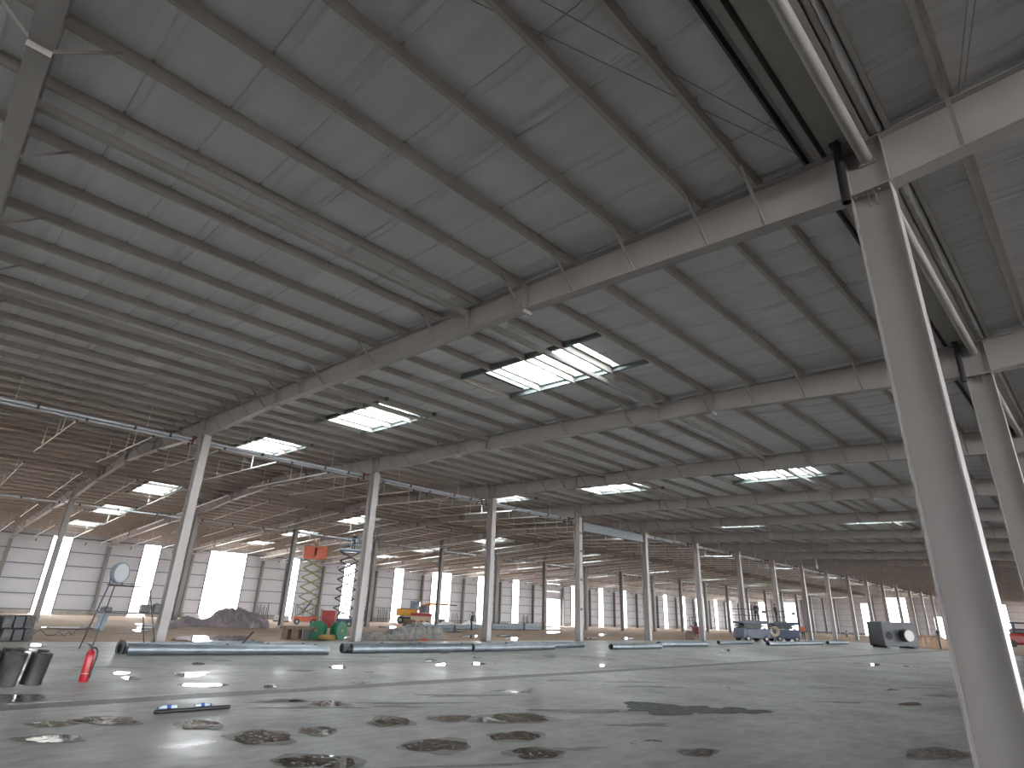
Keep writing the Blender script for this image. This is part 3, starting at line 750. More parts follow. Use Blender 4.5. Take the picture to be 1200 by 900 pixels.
# branch pipes every 3.05 m
SEG = [(-31, -42.2, 3), (-45.3, -56.4, 0), (-59.4, -67.3, 0), (-70, -80.5, 0)]
bps = []
for (a, b, nr) in SEG:
    z = lambda x: roofz(x) - .8
    t = thing('branch_pipe', 'white sprinkler branch pipe hung below the roof beyond the middle column row', 'pipe', (a, 0, z(a)), 0, 'sprinkler branch pipes')
    MB().tube((0, 0, 0), (b - a, 0, z(b) - z(a)), .034, 6).build('pipe', 'wpipe', t)
    for fx in ((.3, .42, .78) if nr else (.3, .75)):
        x = (b - a) * fx; MB().tube((x, 0, z(a + x) - z(a)), (x, 0, roofz(a + x) + .2 - z(a)), .022 if nr else .012, 5).build('hanger_rod', 'wpipe', t)
    for fx in (0.0, 1.0):
        x = (b - a) * fx; s = .06 if fx == 0 else -.06
        MB().tube((x - .06 + s, 0, z(a + x) - z(a)), (x + .06 + s, 0, z(a + x) - z(a)), .05, 6).build('coupling', 'clip', t)
    bps.append(t)
WHERE = ['stretch beside the twin mains', 'stretch just past the ridge', 'stretch beyond the far column row', 'stretch nearest the left wall']
for i in range(57):
    yb = 4.1 + 3.05 * i
    for q, (t, (a, b, nr)) in enumerate(zip(bps, SEG)):
        if i < 8: lab, grp = 'white sprinkler branch pipe, %s line from the left, %s' % (ORD[i], WHERE[q]), 'sprinkler branch pipes'
        else: lab, grp = 'white sprinkler branch pipe hung below the far part of the roof', 'far sprinkler branch pipes'
        if i == 0: t.location.y = yb; t['label'] = lab
        else: dup(t, (t.location.x, yb, t.location.z), None, lab, grp)

# sheet duct between the fourth and fifth middle columns
t = thing('sheet_duct', 'flat blue-grey sheet metal duct between the fourth and fifth middle row columns', 'duct', (XB, Y(4) + .35, 7.62))
MB().bbox(-.2, 0, 0, .2, 8.2, .62, .02).build('duct_body', 'bluegrey', t); MB().box(-.24, -.02, .60, .24, 8.25, .66).build('top_rail', 'clip', t)
# hanging plate and lamp seen against the far beams
t = thing('hanging_plate', 'small white plate hanging below a beam at right of centre', 'plate', (-25.9, 80.3, 8.2))
MB().box(-.03, -.28, 0, .03, .28, 1.25).build('plate', 'white', t); MB().tube((0, 0, 1.2), (0, 0, 1.9), .02, 5).build('rod', 'clip', t)
t = thing('hanging_lamp', 'small yellowish lamp hanging just left of the foreground column', 'lamp', (-14.0, 76.7, 7.9))
MB().lathe([(.3, 0), (.28, .1), (.12, .35), (.06, .5)], 12).build('reflector', 'cream', t); MB().tube((0, 0, .45), (0, 0, 1.4), .02, 5).build('rod', 'clip', t)

# ------------------------------------------------------------------ pipes lying on the slab
PP = [((-21.18, 5.7), (-19.98, 11.53), .16, 'pale galvanised pipe nearest in the left pile, with an outlet hole'), ((-22.01, 5.72), (-23.2, 10.6), .15, 'galvanised pipe at the back left of the left pile, with a dark end flange'),
      ((-22.6, 9.3), (-22.1, 11.9), .12, 'shorter pale galvanised pipe behind the nearest one in the left pile'),
      ((-20.28, 12.61), (-20.07, 18.15), .165, 'dull galvanised pipe with open black end left of the middle pile'), ((-20.75, 12.5), (-20.6, 16.23), .165, 'galvanised pipe just behind, its open black end leftmost in the middle pile'),
      ((-20.02, 18.25), (-20.39, 23.91), .16, 'bright galvanised pipe at the right of the middle pile'), ((-21.43, 21.71), (-21.61, 27.84), .15, 'galvanised pipe at the back of the middle pile reaching the fourth column'),
      ((-19.68, 27.73), (-19.68, 32.61), .15, 'galvanised pipe with open end right of the fourth column'), ((-20.85, 34.37), (-20.65, 40.07), .17, 'galvanised pipe ending at the foot of the sixth column'),
      ((-22.34, 45.23), (-22.31, 50.98), .15, 'galvanised pipe with open end in front of the blue lifts, left one'), ((-20.24, 49.13), (-20.11, 54.68), .16, 'galvanised pipe with open end in front of the blue lifts, right one'),
      ((-20.57, 55.93), (-20.57, 62.2), .15, 'galvanised pipe in front of the vested worker'), ((-20.4, 63.0), (-20.57, 69.3), .17, 'galvanised pipe farthest right in the row on the slab')]
for (a, b, r, lab) in PP:
    d = Vector((b[0] - a[0], b[1] - a[1], 0)); t = thing('steel_pipe', lab, 'pipe', (a[0], a[1], r), math.atan2(d.y, d.x), 'galvanised pipes on the slab'); L = d.length
    MB().tube((0, 0, 0), (L, 0, 0), r, 18, hollow=.01).build('pipe_wall', 'galv', t)
    MB().tube((.25, 0, 0), (.27, 0, 0), r - .012, 14).build('bore_shade', 'dark', t);  # dark disc stands in for the shade inside the open pipe
    MB().tube((L - .27, 0, 0), (L - .25, 0, 0), r - .012, 14).build('bore_shade', 'dark', t)
    for fx in (.45, .92) : MB().tube((L * fx, 0, r - .03), (L * fx, 0, r + .012), .055, 10).build('outlet', 'dark', t)  # dark stub drawn in place of a shaded outlet hole
    if 'flange' in lab: MB().tube((-.03, 0, 0), (.03, 0, 0), r + .09, 18, hollow=.1).build('flange', 'dgrey', t)
m = MB(); m.tube((-22.9, 9.6, .02), (-22.5, 9.9, .62), .03, 6)
tag(m.build('loose_bar', 'dgrey'), 'short dark bar leaning on the left pile of pipes', 'bar')

# ------------------------------------------------------------------ near floor objects
t = thing('fire_extinguisher', 'red fire extinguisher with black hose standing on the wet slab', 'extinguisher', (-14.69, 3.32, 0), PI / 4)
MB().lathe([(.078, 0), (.082, .02), (.082, .46), (.07, .52), (.035, .56), (.03, .575)], 20).build('cylinder', 'exred', t)
MB().lathe([(.0835, .14), (.0835, .155)], 20).build('band', 'exlab', t)
m = MB(); m.tube((0, 0, .57), (0, 0, .61), .022, 10); m.bar((-.09, 0, .66), (.03, 0, .60), .025, .012); m.bar((-.05, 0, .605), (.02, 0, .60), .025, .012)
m.build('valve_handle', 'black', t)
m = MB(); m.path([(.02, 0, .60), (.08, 0, .60), (.125, 0, .55), (.135, 0, .45), (.125, 0, .33), (.105, 0, .24), (.095, 0, .15)], .014, 8); m.tube((.095, 0, .16), (.09, 0, .06), .018, 8)
m.build('hose', 'black', t)
def drum(name, lab, loc, r, h, mt, tilt, sub):
    t = thing(name, lab, 'tube', loc, 0, 'cement smeared tubes'); t.rotation_euler = tilt
    MB().lathe([(r, 0), (r, .03), (r * .985, .05), (r * .985, h - .05), (r, h - .03), (r, h)], 20).build('tube', mt, t)
    MB().lathe([(r * .55, h - .002), (r * .55, h + .05), (r * .35, h + .05)], 10).build('stopper', 'black', t)
    return t
drum('formwork_tube', 'black formwork tube rightmost in the cluster at the left edge', (-14.55, 2.47, .015), .17, .52, 'black', (-.09, .092, 0), 1)
drum('formwork_tube', 'cement smeared formwork tube, middle of the cluster at the left edge', (-14.45, 2.08, .015), .17, .53, 'blackrough', (-.09, .092, 0), 1)
drum('formwork_tube', 'dark formwork tube cut by the left photo edge', (-14.40, 1.64, .02), .22, .54, 'blackrough', (-.09, .092, 0), 1)
drum('formwork_tube', 'dark formwork tube tucked behind the cement smeared one', (-14.95, 2.0, .016), .18, .53, 'black', (-.09, .092, 0), 1)
# black tube with two bottles beside it
d = Vector((-.03, 1.03, 0)); t = thing('black_tube', 'long thin black tube lying on the slab beside two water bottles', 'tube', (-10.15, 3.26, .026), PI / 2)
MB().tube((0, 0, 0), (1.05, 0, 0), .026, 12, hollow=.004).build('tube', 'black', t)
def bottle(lab, loc, rz):
    t = thing('water_bottle', lab, 'bottle', loc, rz, 'water bottles on the slab')
    MB().lathe([(.034, 0), (.038, .012), (.038, .085), (.036, .105), (.038, .125), (.038, .175), (.017, .225), (.016, .24)], 14, (0, 0, .039), (1, 0, 0)).build('bottle_body', 'bottle', t)
    MB().lathe([(.0388, .08), (.0388, .135)], 14, (0, 0, .039), (1, 0, 0)).build('label_band', 'label', t)
    MB().lathe([(.019, .235), (.019, .26)], 12, (0, 0, .039), (1, 0, 0)).build('cap', 'label', t)
bottle('clear water bottle with blue label near the left end of the black tube', (-10.36, 3.62, 0), PI * 1.45)
bottle('clear water bottle with blue label near the middle of the black tube', (-10.33, 3.86, 0), PI * .55)

# grey stacked bundles at the left edge
for i in range(4):
    t = thing('steel_bundle', ['grey strapped steel bundle at the left edge, nearest of the upper layer', 'grey strapped steel bundle at the left edge, right end of the stack', 'grey strapped steel bundle at the left edge, lower layer nearest', 'grey strapped steel bundle at the left edge, lower layer right end'][i], 'bundle',
              (-31.2, 2.6 + 1.15 * (i % 2), -.07 + (.46 if i < 2 else 0)), .05 * (i - 1), 'grey steel bundles')
    for q in range(3): MB().bbox(-.9, .34 * q, 0, .9, .34 * q + .3, .42, .02).build('section', 'cement' if (i + q) % 2 else 'mgrey', t)
    for xx in (-.5, .5): MB().box(xx - .02, -.012, -.004, xx + .02, 1.0, .432).build('strap', 'dark', t)
m = MB(); rr = random.Random(8); p = Vector((-31.4, 4.9, .0)); pts = [p]
for i in range(14): p = p + Vector((rr.uniform(-.12, .12), .13, rr.uniform(-.2, .22))); p.z = max(0, min(.8, p.z)); pts.append(p)
tag(m.path(pts, .012, 5).build('wire_tangle', 'dgrey'), 'tangled dark wire beside the grey bundles', 'wire')

# rolling scaffold frame with fan
t = thing('rolling_scaffold', 'thin dark rolling scaffold frame with a round fan on top', 'scaffold', (-23.6, 6.05, 0))
A = [(-.75, -.9, 0), (.72, -.9, 0), (-.65, .95, 0), (.6, .95, 0)]; B = [(-.45, -.62, 1.95), (.3, -.62, 1.95), (-.45, .40, 1.95), (.3, .40, 1.95)]
for a, b in zip(A, B): MB().tube(a, b, .02, 6).build('leg', 'dgrey', t)
m = MB()
for i, k in ((0, 1), (2, 3), (0, 2), (1, 3)): m.tube(B[i], B[k], .02, 6)
m.build('top_rail', 'dgrey', t)
mid = lambda i, f: tuple(A[i][q] + (B[i][q] - A[i][q]) * f for q in range(3))
m = MB()
for i, k in ((0, 1), (2, 3), (0, 2), (1, 3)): m.tube(mid(i, .57), mid(k, .57), .018, 6)
m.build('mid_rail', 'dgrey', t)
MB().box(-.55, -.95, 1.10, .5, .85, 1.14).build('platform', 'mgrey', t)
MB().bar((.45, -.78, .62), (.36, -.7, 1.12), .12, .30).build('side_sheet', 'bluegrey', t)
for i in range(5): MB().tube(mid(0, .1 + .1 * i), mid(1, .1 + .1 * i), .01, 5).build('rung', 'dgrey', t)
for i, (x, y, sx_, sy_, sz_, lab) in enumerate([(-23.3, 5.35, .1, .16, .14, 'small dark bag at the left end of the scaffold platform'), (-23.6, 6.55, .16, .14, .26, 'black battery box on the scaffold platform, left of two'), (-23.45, 6.85, .14, .1, .28, 'black battery box at the right end of the scaffold platform')]):
    t2 = thing('tool_box', lab, 'box', (x, y, 1.14)); MB().bbox(-sx_, -sy_, 0, sx_, sy_, sz_, .02).build('body', 'black', t2)
    MB().bar((-.05, -.06, sz_ + .02), (-.05, .06, sz_ + .02), .02, .02).build('handle', 'dgrey', t2)
t = thing('drum_fan', 'round grey-green fan with wire guard on top of the scaffold frame', 'fan', (-23.6, 5.55, 1.97), -PI / 4 - .2)
# local -y faces the camera
c = (0, 0, .38)
MB().lathe([(.30, -.08), (.33, -.08), (.335, .08), (.30, .08), (.30, -.08)], 28, c, (0, 1, 0)).build('shroud', 'bluegrey', t)
MB().lathe([(.29, .07), (.29, .075)], 24, c, (0, 1, 0)).build('back_guard', 'bar', t)
for k in range(5):
    a = 2 * PI * k / 5; m = MB(); ca_, sa_ = math.cos(a), math.sin(a); cb_, sb_ = math.cos(a + .7), math.sin(a + .7)
    m.add([(.06 * ca_, -.02, .38 + .06 * sa_), (.27 * ca_, -.04, .38 + .27 * sa_), (.27 * cb_, .03, .38 + .27 * sb_), (.06 * cb_, .02, .38 + .06 * sb_)], [(0, 1, 2, 3), (3, 2, 1, 0)]); m.build('blade', 'lgrey', t)
MB().lathe([(.07, -.06), (.07, .05)], 12, c, (0, 1, 0)).build('hub', 'mgrey', t)
m = MB()
for r in (.10, .16, .22, .28):
    m.path([(r * math.cos(2 * PI * i / 20), -.085, .38 + r * math.sin(2 * PI * i / 20)) for i in range(21)], .005, 4)
m.build('front_guard', 'bar', t)
m = MB(); m.bar((-.25, 0, 0), (.3, 0, 0), .2, .03); m.tube((.3, 0, .01), (.33, 0, .2), .02, 6); m.tube((-.2, 0, .01), (-.22, 0, .16), .02, 6); m.build('stand', 'dgrey', t)

# ------------------------------------------------------------------ tarpaulin covered heap
def heap(name, lab, cat, cx, cy, L, W, H, mt, seed, rz=0, z0=-.08, shape=None, nx=60, ny=30, rough=.3, fs_=1.0):
    off = Vector((seed * 3.7, seed * 1.9, seed * 5.3))
    vs = []; fs = []
    for i in range(nx + 1):
        for k in range(ny + 1):
            u = -1 + 2 * i / nx; v = -1 + 2 * k / ny
            x, y = u * L / 2, v * W / 2
            wob = noise.noise(Vector((x * .8, y * .8, 0)) + off) * .18
            e = max(0, 1 - abs(u) ** 3) ** .45 * max(0, 1 - abs(v) ** 2.6) ** .5
            p = Vector((x * 1.1 * fs_, y * 1.1 * fs_, .3)) + off
            lump = noise.noise(p) * .55 + (.5 - abs(noise.noise(p * 2.3))) * .5 + (.4 - abs(noise.noise(p * 5.0))) * .28
            hh = (shape(u) if shape else 1) * H * e * (1 + rough * lump * 1.3)
            q = noise.noise_vector(p * 3.1) * .10 * rough * H
            vs.append((x * (1 + wob) + q.x, y * (1 + wob) + q.y, max(0, hh)))
    for i in range(nx):
        for k in range(ny): a = i * (ny + 1) + k; fs.append((a, a + ny + 1, a + ny + 2, a + 1))
    o = MB().add(vs, fs, 0, False).build(name, mt); o.location = (cx, cy, z0); o.rotation_euler = (0, 0, rz)
    return tag(o, lab, cat)
def tshape(u):
    a = .40 + .12 * math.sin(9 * u); b = 1.0
    f = 1 / (1 + math.exp(-14 * (u + .05)))
    return a * (1 - f) + b * f
heap('tarpaulin_heap', 'long heap covered by crumpled mauve-grey tarpaulin beside the left column', 'heap', -50.1, 18.9, 7.6, 2.8, .92, 'tarp', 4, PI * .28 + .25, shape=tshape, nx=130, ny=52, rough=.75, fs_=1.3)
heap('plastic_sheet', 'low pale crumpled plastic sheet at the foot of the second middle row column', 'heap', -30.9, 20.6, 2.6, 1.0, .32, 'rubble', 15, PI * .42, rough=.8)
heap('plastic_sheet', 'grey-white crumpled plastic sheet heap left of the orange rag, lower one', 'heap', -31.6, 23.4, 2.6, 1.2, .48, 'rubble', 12, PI * .4, rough=.7)
heap('plastic_sheet', 'grey-white crumpled plastic sheet heap behind the orange rag, taller one', 'heap', -32.6, 25.6, 2.3, 1.4, .82, 'rubble', 14, PI * .4, rough=.6)
heap('orange_rag', 'small orange rag on the ground before the middle pile of pipes', 'rag', -28.9, 22.6, .55, .3, .10, 'orange', 16, PI * .25, z0=0, nx=16, ny=10)
heap('spoil_heap', 'reddish earth heap with black wire right of the grey machine block', 'heap', -15.4, 79, 5, 2.4, .9, 'dirt', 17, .6, rough=.6)
# blue-grey bundled sheets along the far ground
SBL = ['blue-grey sheet bundle at the left end of the row, before the cream and red crate', 'second blue-grey sheet bundle from the left in the row on the earth', 'blue-grey sheet bundle at the foot of the dark far column', 'fourth blue-grey sheet bundle from the left, left of the worker in black',
       'blue-grey sheet bundle right behind the worker in black', 'blue-grey sheet bundle right of the photo centre column', 'blue-grey sheet bundle at the right end of the row on the earth']
for i in range(7):
    t = thing('sheet_bundle', SBL[i], 'bundle', (-51.5 - .25 * i - .3 * (i % 2), 38.3 + 3.0 * i, -.06), PI / 2 + .03 * (i % 3 - 1), 'blue-grey sheet bundles')
    hq = [.17, .2, .22, .24, .28, .36, .36][i]
    for q in range(2): MB().bbox(0, -.6, .05 + hq * q, 2.8, .6, .03 + hq * (q + 1), .02).build('sheet_pack', 'bluegrey', t)
    for xx in (.5, 2.3): MB().box(xx, -.65, 0, xx + .1, .65, .05).build('bearer', 'wood', t)
for i, lab in enumerate(('crumpled white sheet behind the bundles, left of the worker in black', 'crumpled white sheet right behind the worker in black', 'crumpled white sheet behind the bundles, right of the worker in black')):
    heap('white_bag', lab, 'sheet', -55.2, 43.0 + 3.4 * i, 2.2, 1.0, .55 + .1 * i, 'white', 60 + i, PI / 2, nx=20, ny=10)

# reels, red box and timber stack
t = thing('timber_stack', 'low stack of raw timber beams on trestles left of the green reel', 'timber', (-31.3, 16.15, -.06), PI / 4)
for i in range(6): MB().box(-.85, -.35 + .12 * i, .5 + .02 * (i % 2), .85, -.25 + .12 * i, .62 + .02 * (i % 2)).build('timber', 'wood', t)
for xx in (-.75, -.2, .35): MB().box(xx, -.3, 0, xx + .32, .3, .5).build('block', 'wood' if xx < 0 else 'mgrey', t)
def reel(lab, loc, rz):
    t = thing('cable_reel', lab, 'reel', loc, rz, 'green cable reels')
    for s in (-.22, .17): MB().tube((0, s, .46), (0, s + .05, .46), .46, 22).build('flange', 'green', t)
    MB().tube((0, -.2, .46), (0, .2, .46), .26, 16).build('core', 'green', t); MB().tube((0, -.235, .46), (0, .235, .46), .07, 10).build('hub', 'straw', t)
reel('green cable reel turned face on, left of the red box', (-30.95, 17.05, -.05), PI * .22)
reel('green cable reel seen edge on, right of the red box', (-30.4, 18.0, -.05), PI * .62)
t = thing('distribution_box', 'rusty red electrical box on legs between two green reels', 'box', (-32.2, 18.35, -.05), PI / 4)
MB().bbox(-.36, -.22, .55, .36, .22, 1.45, .02).build('cabinet', 'redm', t); MB().box(-.3, -.235, .62, .3, -.22, 1.38).build('door', 'redm', t)
for xx in (-.32, .32):
    for yy in (-.18, .18): MB().box(xx - .025, yy - .025, 0, xx + .025, yy + .025, .55).build('leg', 'dgrey', t)
m = MB(); rr = random.Random(2); pts = []
for i in range(60): a = i * .55; pts.append((.55 * math.cos(a) * (1 - i * .006) + rr.uniform(-.08, .08), .45 * math.sin(a) + rr.uniform(-.05, .05), .02 + .004 * i))
o = m.path(pts, .022, 5).build('rope_coil', 'straw'); o.location = (-30.6, 17.45, -.05); tag(o, 'loose coil of yellow rope at the foot of the red box', 'rope')

# ------------------------------------------------------------------ people
def person(lab, loc, rz, top='navy', legs='navy', hat=None, armL=((.23, 0, 1.14), (.26, .02, .88)), armR=((-.23, 0, 1.14), (-.26, .02, .88)), vest=False, hunch=0.0, stride=.1):
    t = thing('person', lab, 'person', loc, rz)
    V = []; E = []; R = []
    def v(p, r): V.append(p); R.append(r); return len(V) - 1
    def e(a, b): E.append((a, b))
    h = hunch
    pel = v((0, 0, .95), .145); wa = v((0, -h * .3, 1.10), .13); ch = v((0, -h * .7, 1.30), .155); ne = v((0, -h, 1.47), .06)
    hd0 = v((0, -h - .01, 1.555), .075); hd1 = v((0, -h - .015, 1.63), .092); hd2 = v((0, -h - .005, 1.71), .075)
    for a, b in ((pel, wa), (wa, ch), (ch, ne), (ne, hd0), (hd0, hd1), (hd1, hd2)): e(a, b)
    for s, st in ((1, stride), (-1, -stride)):
        hp = v((.10 * s, 0, .88), .10); kn = v((.11 * s, -st * .6 - .02, .49), .066); an = v((.11 * s, -st, .09), .045); toe = v((.12 * s, -st - .17, .035), .038)
        e(pel, hp); e(hp, kn); e(kn, an); e(an, toe)
    hands = []
    for s, arm in ((1, armL), (-1, armR)):
        sh = v((.19 * s, -h * .85, 1.40), .065); el = v(arm[0], .047); wr = v(arm[1], .033)
        d = (Vector(arm[1]) - Vector(arm[0])).normalized(); pm = Vector(arm[1]) + d * .07
        pa = v(tuple(pm), .036); e(ch, sh); e(sh, el); e(el, wr); e(wr, pa)
        side = d.cross(Vector((0, 1, 0))); side = side.normalized() if side.length > .1 else Vector((1, 0, 0))
        for q, ln in ((-.03, .075), (-.01, .09), (.01, .085), (.03, .068)):
            f0 = pm + side * q + d * .03; f1 = f0 + d * ln * .55 + Vector((0, -.01, 0)); f2 = f1 + d * ln * .4 + Vector((0, -.02, 0))
            hands.append((f0, f1, f2))
        tb = pm + side * .035 * -s - d * .02; hands.append((tb, tb + side * .03 * -s + d * .03, tb + side * .035 * -s + d * .065))
    me = bpy.data.meshes.new('body'); me.from_pydata(V, E, [])
    tmp = bpy.data.objects.new('tmp', me); COL.objects.link(tmp)
    sk = tmp.modifiers.new('s', 'SKIN'); sk.use_smooth_shade = True; ss = tmp.modifiers.new('u', 'SUBSURF'); ss.levels = 2; ss.render_levels = 2
    for i, r in enumerate(R): me.skin_vertices[0].data[i].radius = (r, r); 
    me.skin_vertices[0].data[0].use_root = True
    dg = bpy.context.evaluated_depsgraph_get(); dg.update()
    out = bpy.data.meshes.new_from_object(tmp.evaluated_get(dg)); bpy.data.objects.remove(tmp)
    bm = bmesh.new(); bm.from_mesh(out)
    mb = MB()
    for a, b, c in hands:
        mb.tube(a, b, .0095, 6, 0); mb.tube(b, c, .009, 6, 0, True, .007)
    o2 = bpy.data.meshes.new('h'); o2.from_pydata(mb.v, [], mb.f); bm.from_mesh(o2)
    bm.to_mesh(out); bm.free()
    out.materials.clear()
    for mm in (top, legs, 'skin', 'black'): out.materials.append(MT[mm])
    wrs = [Vector(armL[1]), Vector(armR[1])]
    for p in out.polygons:
        c = p.center; p.use_smooth = True
        if c.z < .12: p.material_index = 3
        elif c.z > 1.50 and abs(c.x) < .13: p.material_index = 2
        elif any((c - q).length < .20 and (c - (Vector(arm[0]))).length > (q - Vector(arm[0])).length - .005 for q, arm in zip(wrs, (armL, armR))): p.material_index = 2
        elif c.z < .98 and abs(c.x) < .22: p.material_index = 1
        else: p.material_index = 0
    link('body', out, t)
    # face
    MB().lathe([(.0, -.012), (.012, -.006), (.012, .01), (.0, .02)], 6, (0, -h - .108, 1.60)).build('nose', 'skin', t)
    for s in (1, -1): MB().lathe([(.0, -.01), (.01, 0), (0, .01)], 6, (.034 * s, -h - .098, 1.645)).build('eye', 'dark', t)
    MB().box(-.025, -h - .100, 1.565, .025, -h - .09, 1.573).build('mouth', 'redp', t)
    for s in (1, -1): MB().lathe([(0, -.03), (.016, -.01), (.016, .012), (0, .03)], 6, (.092 * s, -h, 1.63)).build('ear', 'skin', t)
    if hat: MB().lathe([(.135, 1.665), (.13, 1.675), (.112, 1.68), (.108, 1.72), (.08, 1.78), (.03, 1.80), (0, 1.802)], 16, (0, -h, 0)).build('helmet', hat, t)
    else: MB().lathe([(.096, 1.65), (.10, 1.68), (.09, 1.74), (.05, 1.785), (0, 1.79)], 14, (0, -h + .012, 0)).build('hair', 'hair', t)
    if vest:
        MB().lathe([(.19, 1.02), (.19, 1.2), (.195, 1.36), (.15, 1.43)], 14).build('vest', 'hivis', t)
    return t
person('person in black clothes standing on the earth left of the third column, arm out', (-48.9, 44.3, -.08), PI * .9, 'darkcloth', 'darkcloth', None,
       armL=((.32, -.18, 1.26), (.42, -.40, 1.16)), armR=((-.24, .02, 1.14), (-.24, -.10, .9)), hunch=.08)
person('person in orange vest, white helmet and dark trousers standing on the slab', (-28.0, 78.6, -.06), PI * .08, 'hivis', 'navy', 'whelmet', armL=((.27, -.08, 1.14), (.14, -.28, 1.05)), armR=((-.27, -.06, 1.14), (-.14, -.27, 1.02)))

# ------------------------------------------------------------------ scissor lifts
def lift(lab, loc, rz, zp, L, W, bodym, armm, railm, levels, panel=None, hch=.75):
    t = thing('scissor_lift', lab, 'scissor lift', loc, rz)
    MB().bbox(-L / 2, -W / 2, .28, L / 2, W / 2, hch, .04).build('chassis', bodym, t)
    for s in (-1, 1):
        MB().bbox(-L * .36, s * (W / 2 + .01) - .02, .35, L * .1, s * (W / 2 + .01) + .02, hch - .08, .01).build('tray_door', bodym, t)
    for x in (-L * .34, L * .34):
        for s in (-1, 1):
            w_ = MB().tube((x, s * (W / 2 - .16), .27), (x, s * (W / 2 + .04), .27), .27, 16).build('wheel', 'rubber', t)
            MB().tube((x, s * (W / 2 + .04), .27), (x, s * (W / 2 + .05), .27), .14, 10).build('hub', 'lgrey', w_)
    z0 = hch + .04; dz = (zp - .16 - z0) / levels; hx = L * .42
    if dz > .2: hx = L * .42 * min(1, (1.15 / dz)) if dz > 1.15 else hx
    for k in range(levels):
        for s in (-1, 1):
            yy = s * (W / 2 - .14)
            MB().bar((-hx, yy, z0 + k * dz), (hx, yy, z0 + (k + 1) * dz), .06, .11).build('scissor_arm', armm, t)
            MB().bar((hx, yy - s * .08, z0 + k * dz), (-hx, yy - s * .08, z0 + (k + 1) * dz), .06, .11).build('scissor_arm', armm, t)
        m = MB()
        for xx in (-hx, hx, 0):
            zz = z0 + (k + (.5 if xx == 0 else 1)) * dz; m.tube((xx, -W / 2 + .1, zz), (xx, W / 2 - .1, zz), .035, 6)
        m.build('cross_pin', armm, t)
    if levels > 2: MB().tube((-hx * .5, 0, z0 + .2), (hx * .4, 0, z0 + dz * 1.6), .07, 8).build('lift_cylinder', 'dgrey', t)
    MB().bbox(-L / 2, -W / 2, zp - .16, L / 2, W / 2, zp, .02).build('platform', bodym, t)
    g = MB().box(-L / 2, -W / 2, zp, L / 2, -W / 2 + .02, zp + .12).build('guardrail', railm, t)
    m = MB()
    for z in (zp + .55, zp + 1.1):
        for s in (-1, 1): m.tube((-L / 2, s * (W / 2 - .03), z), (L / 2, s * (W / 2 - .03), z), .025, 6)
        for s in (-1, 1): m.tube((s * (L / 2 - .03), -W / 2, z), (s * (L / 2 - .03), W / 2, z), .025, 6)
    m.build('rail', railm, g)
    for x in [-L / 2 + .03 + (L - .06) * q / 4 for q in range(5)]:
        for s in (-1, 1): MB().tube((x, s * (W / 2 - .03), zp), (x, s * (W / 2 - .03), zp + 1.1), .022, 6).build('post', railm, g)
    MB().bbox(L / 2 - .45, -W / 2 + .08, zp + .75, L / 2 - .15, -W / 2 + .36, zp + 1.05, .02).build('control_box', 'dgrey', t)
    if panel:
        for (a, b, s) in panel:
            MB().box(a * L / 2, s * (W / 2 + .005) - .012, zp + .05, b * L / 2, s * (W / 2 + .005) + .012, zp + 1.06).build('side_panel', railm, t)
        for s in (-1, 1): MB().box(s * L / 2 - .012, -W / 2, zp + .05, s * L / 2 + .012, W / 2, zp + 1.06).build('side_panel', railm, t)
    return t
lift('tall orange scissor lift raised high beside the dark far column, a worker aboard', (-59.4, 31.2, -.06), PI / 4 + .35, 6.5, 2.3, 1.15, 'orange', 'olive', 'orange', 6, [(-1, -.1, -1), (.1, 1, -1), (-1, 1, 1)])
person('person in pale shirt and yellow helmet working in the raised orange lift', (-59.4, 31.2, 6.44), -PI * .5, 'cream', 'navy', 'helmet', armL=((.30, -.1, 1.5), (.28, -.2, 1.76)), armR=((-.26, -.06, 1.2), (-.2, -.28, 1.2)))
lift('tall blue scissor lift raised high behind the second middle row column', (-54.6, 32.5, -.06), PI / 4 + .2, 7.1, 2.2, 1.1, 'blue', 'dgrey', 'bluegrey', 7)
person('person in blue jacket standing in the raised blue lift', (-54.4, 32.6, 7.04), PI * .6, 'blue', 'navy', None, armL=((.30, -.1, 1.2), (.25, -.3, 1.25)))
lift('low blue scissor lift, left of the pair, with one worker aboard', (-25.9, 59.4, 0), PI / 4 + .3, 1.75, 3.0, 1.5, 'blue', 'dgrey', 'dgrey', 2, hch=1.15)
lift('low blue scissor lift, right of the pair, with one worker aboard', (-25.2, 65.2, 0), PI / 4 + .2, 1.75, 2.8, 1.5, 'blue', 'dgrey', 'dgrey', 2, hch=1.15)
person('person in dark clothes standing on the left low blue lift', (-25.6, 60.3, 1.75), PI * .25, 'navy', 'navy', None, armR=((-.3, -.1, 1.2), (-.2, -.3, 1.1)))
person('person in dark clothes leaning on the right low blue lift', (-25.4, 64.6, 1.75), -PI * .25, 'navy', 'darkcloth', None, armL=((.3, -.15, 1.22), (.35, -.4, 1.1)), hunch=.1)
t = thing('cable_coil', 'round pale coil hanging between the two low blue lifts', 'coil', (-24.7, 61.9, 0), PI / 4)
m = MB()
for q in range(3):
    r = .42 - .07 * q; m.path([(r * math.cos(2 * PI * i / 18), -.05 + .05 * q, .95 + r * math.sin(2 * PI * i / 18)) for i in range(19)], .06, 6)
m.build('coil', 'cream', t); MB().box(-.06, -.08, 0, .06, .08, .6).build('stand', 'mgrey', t)

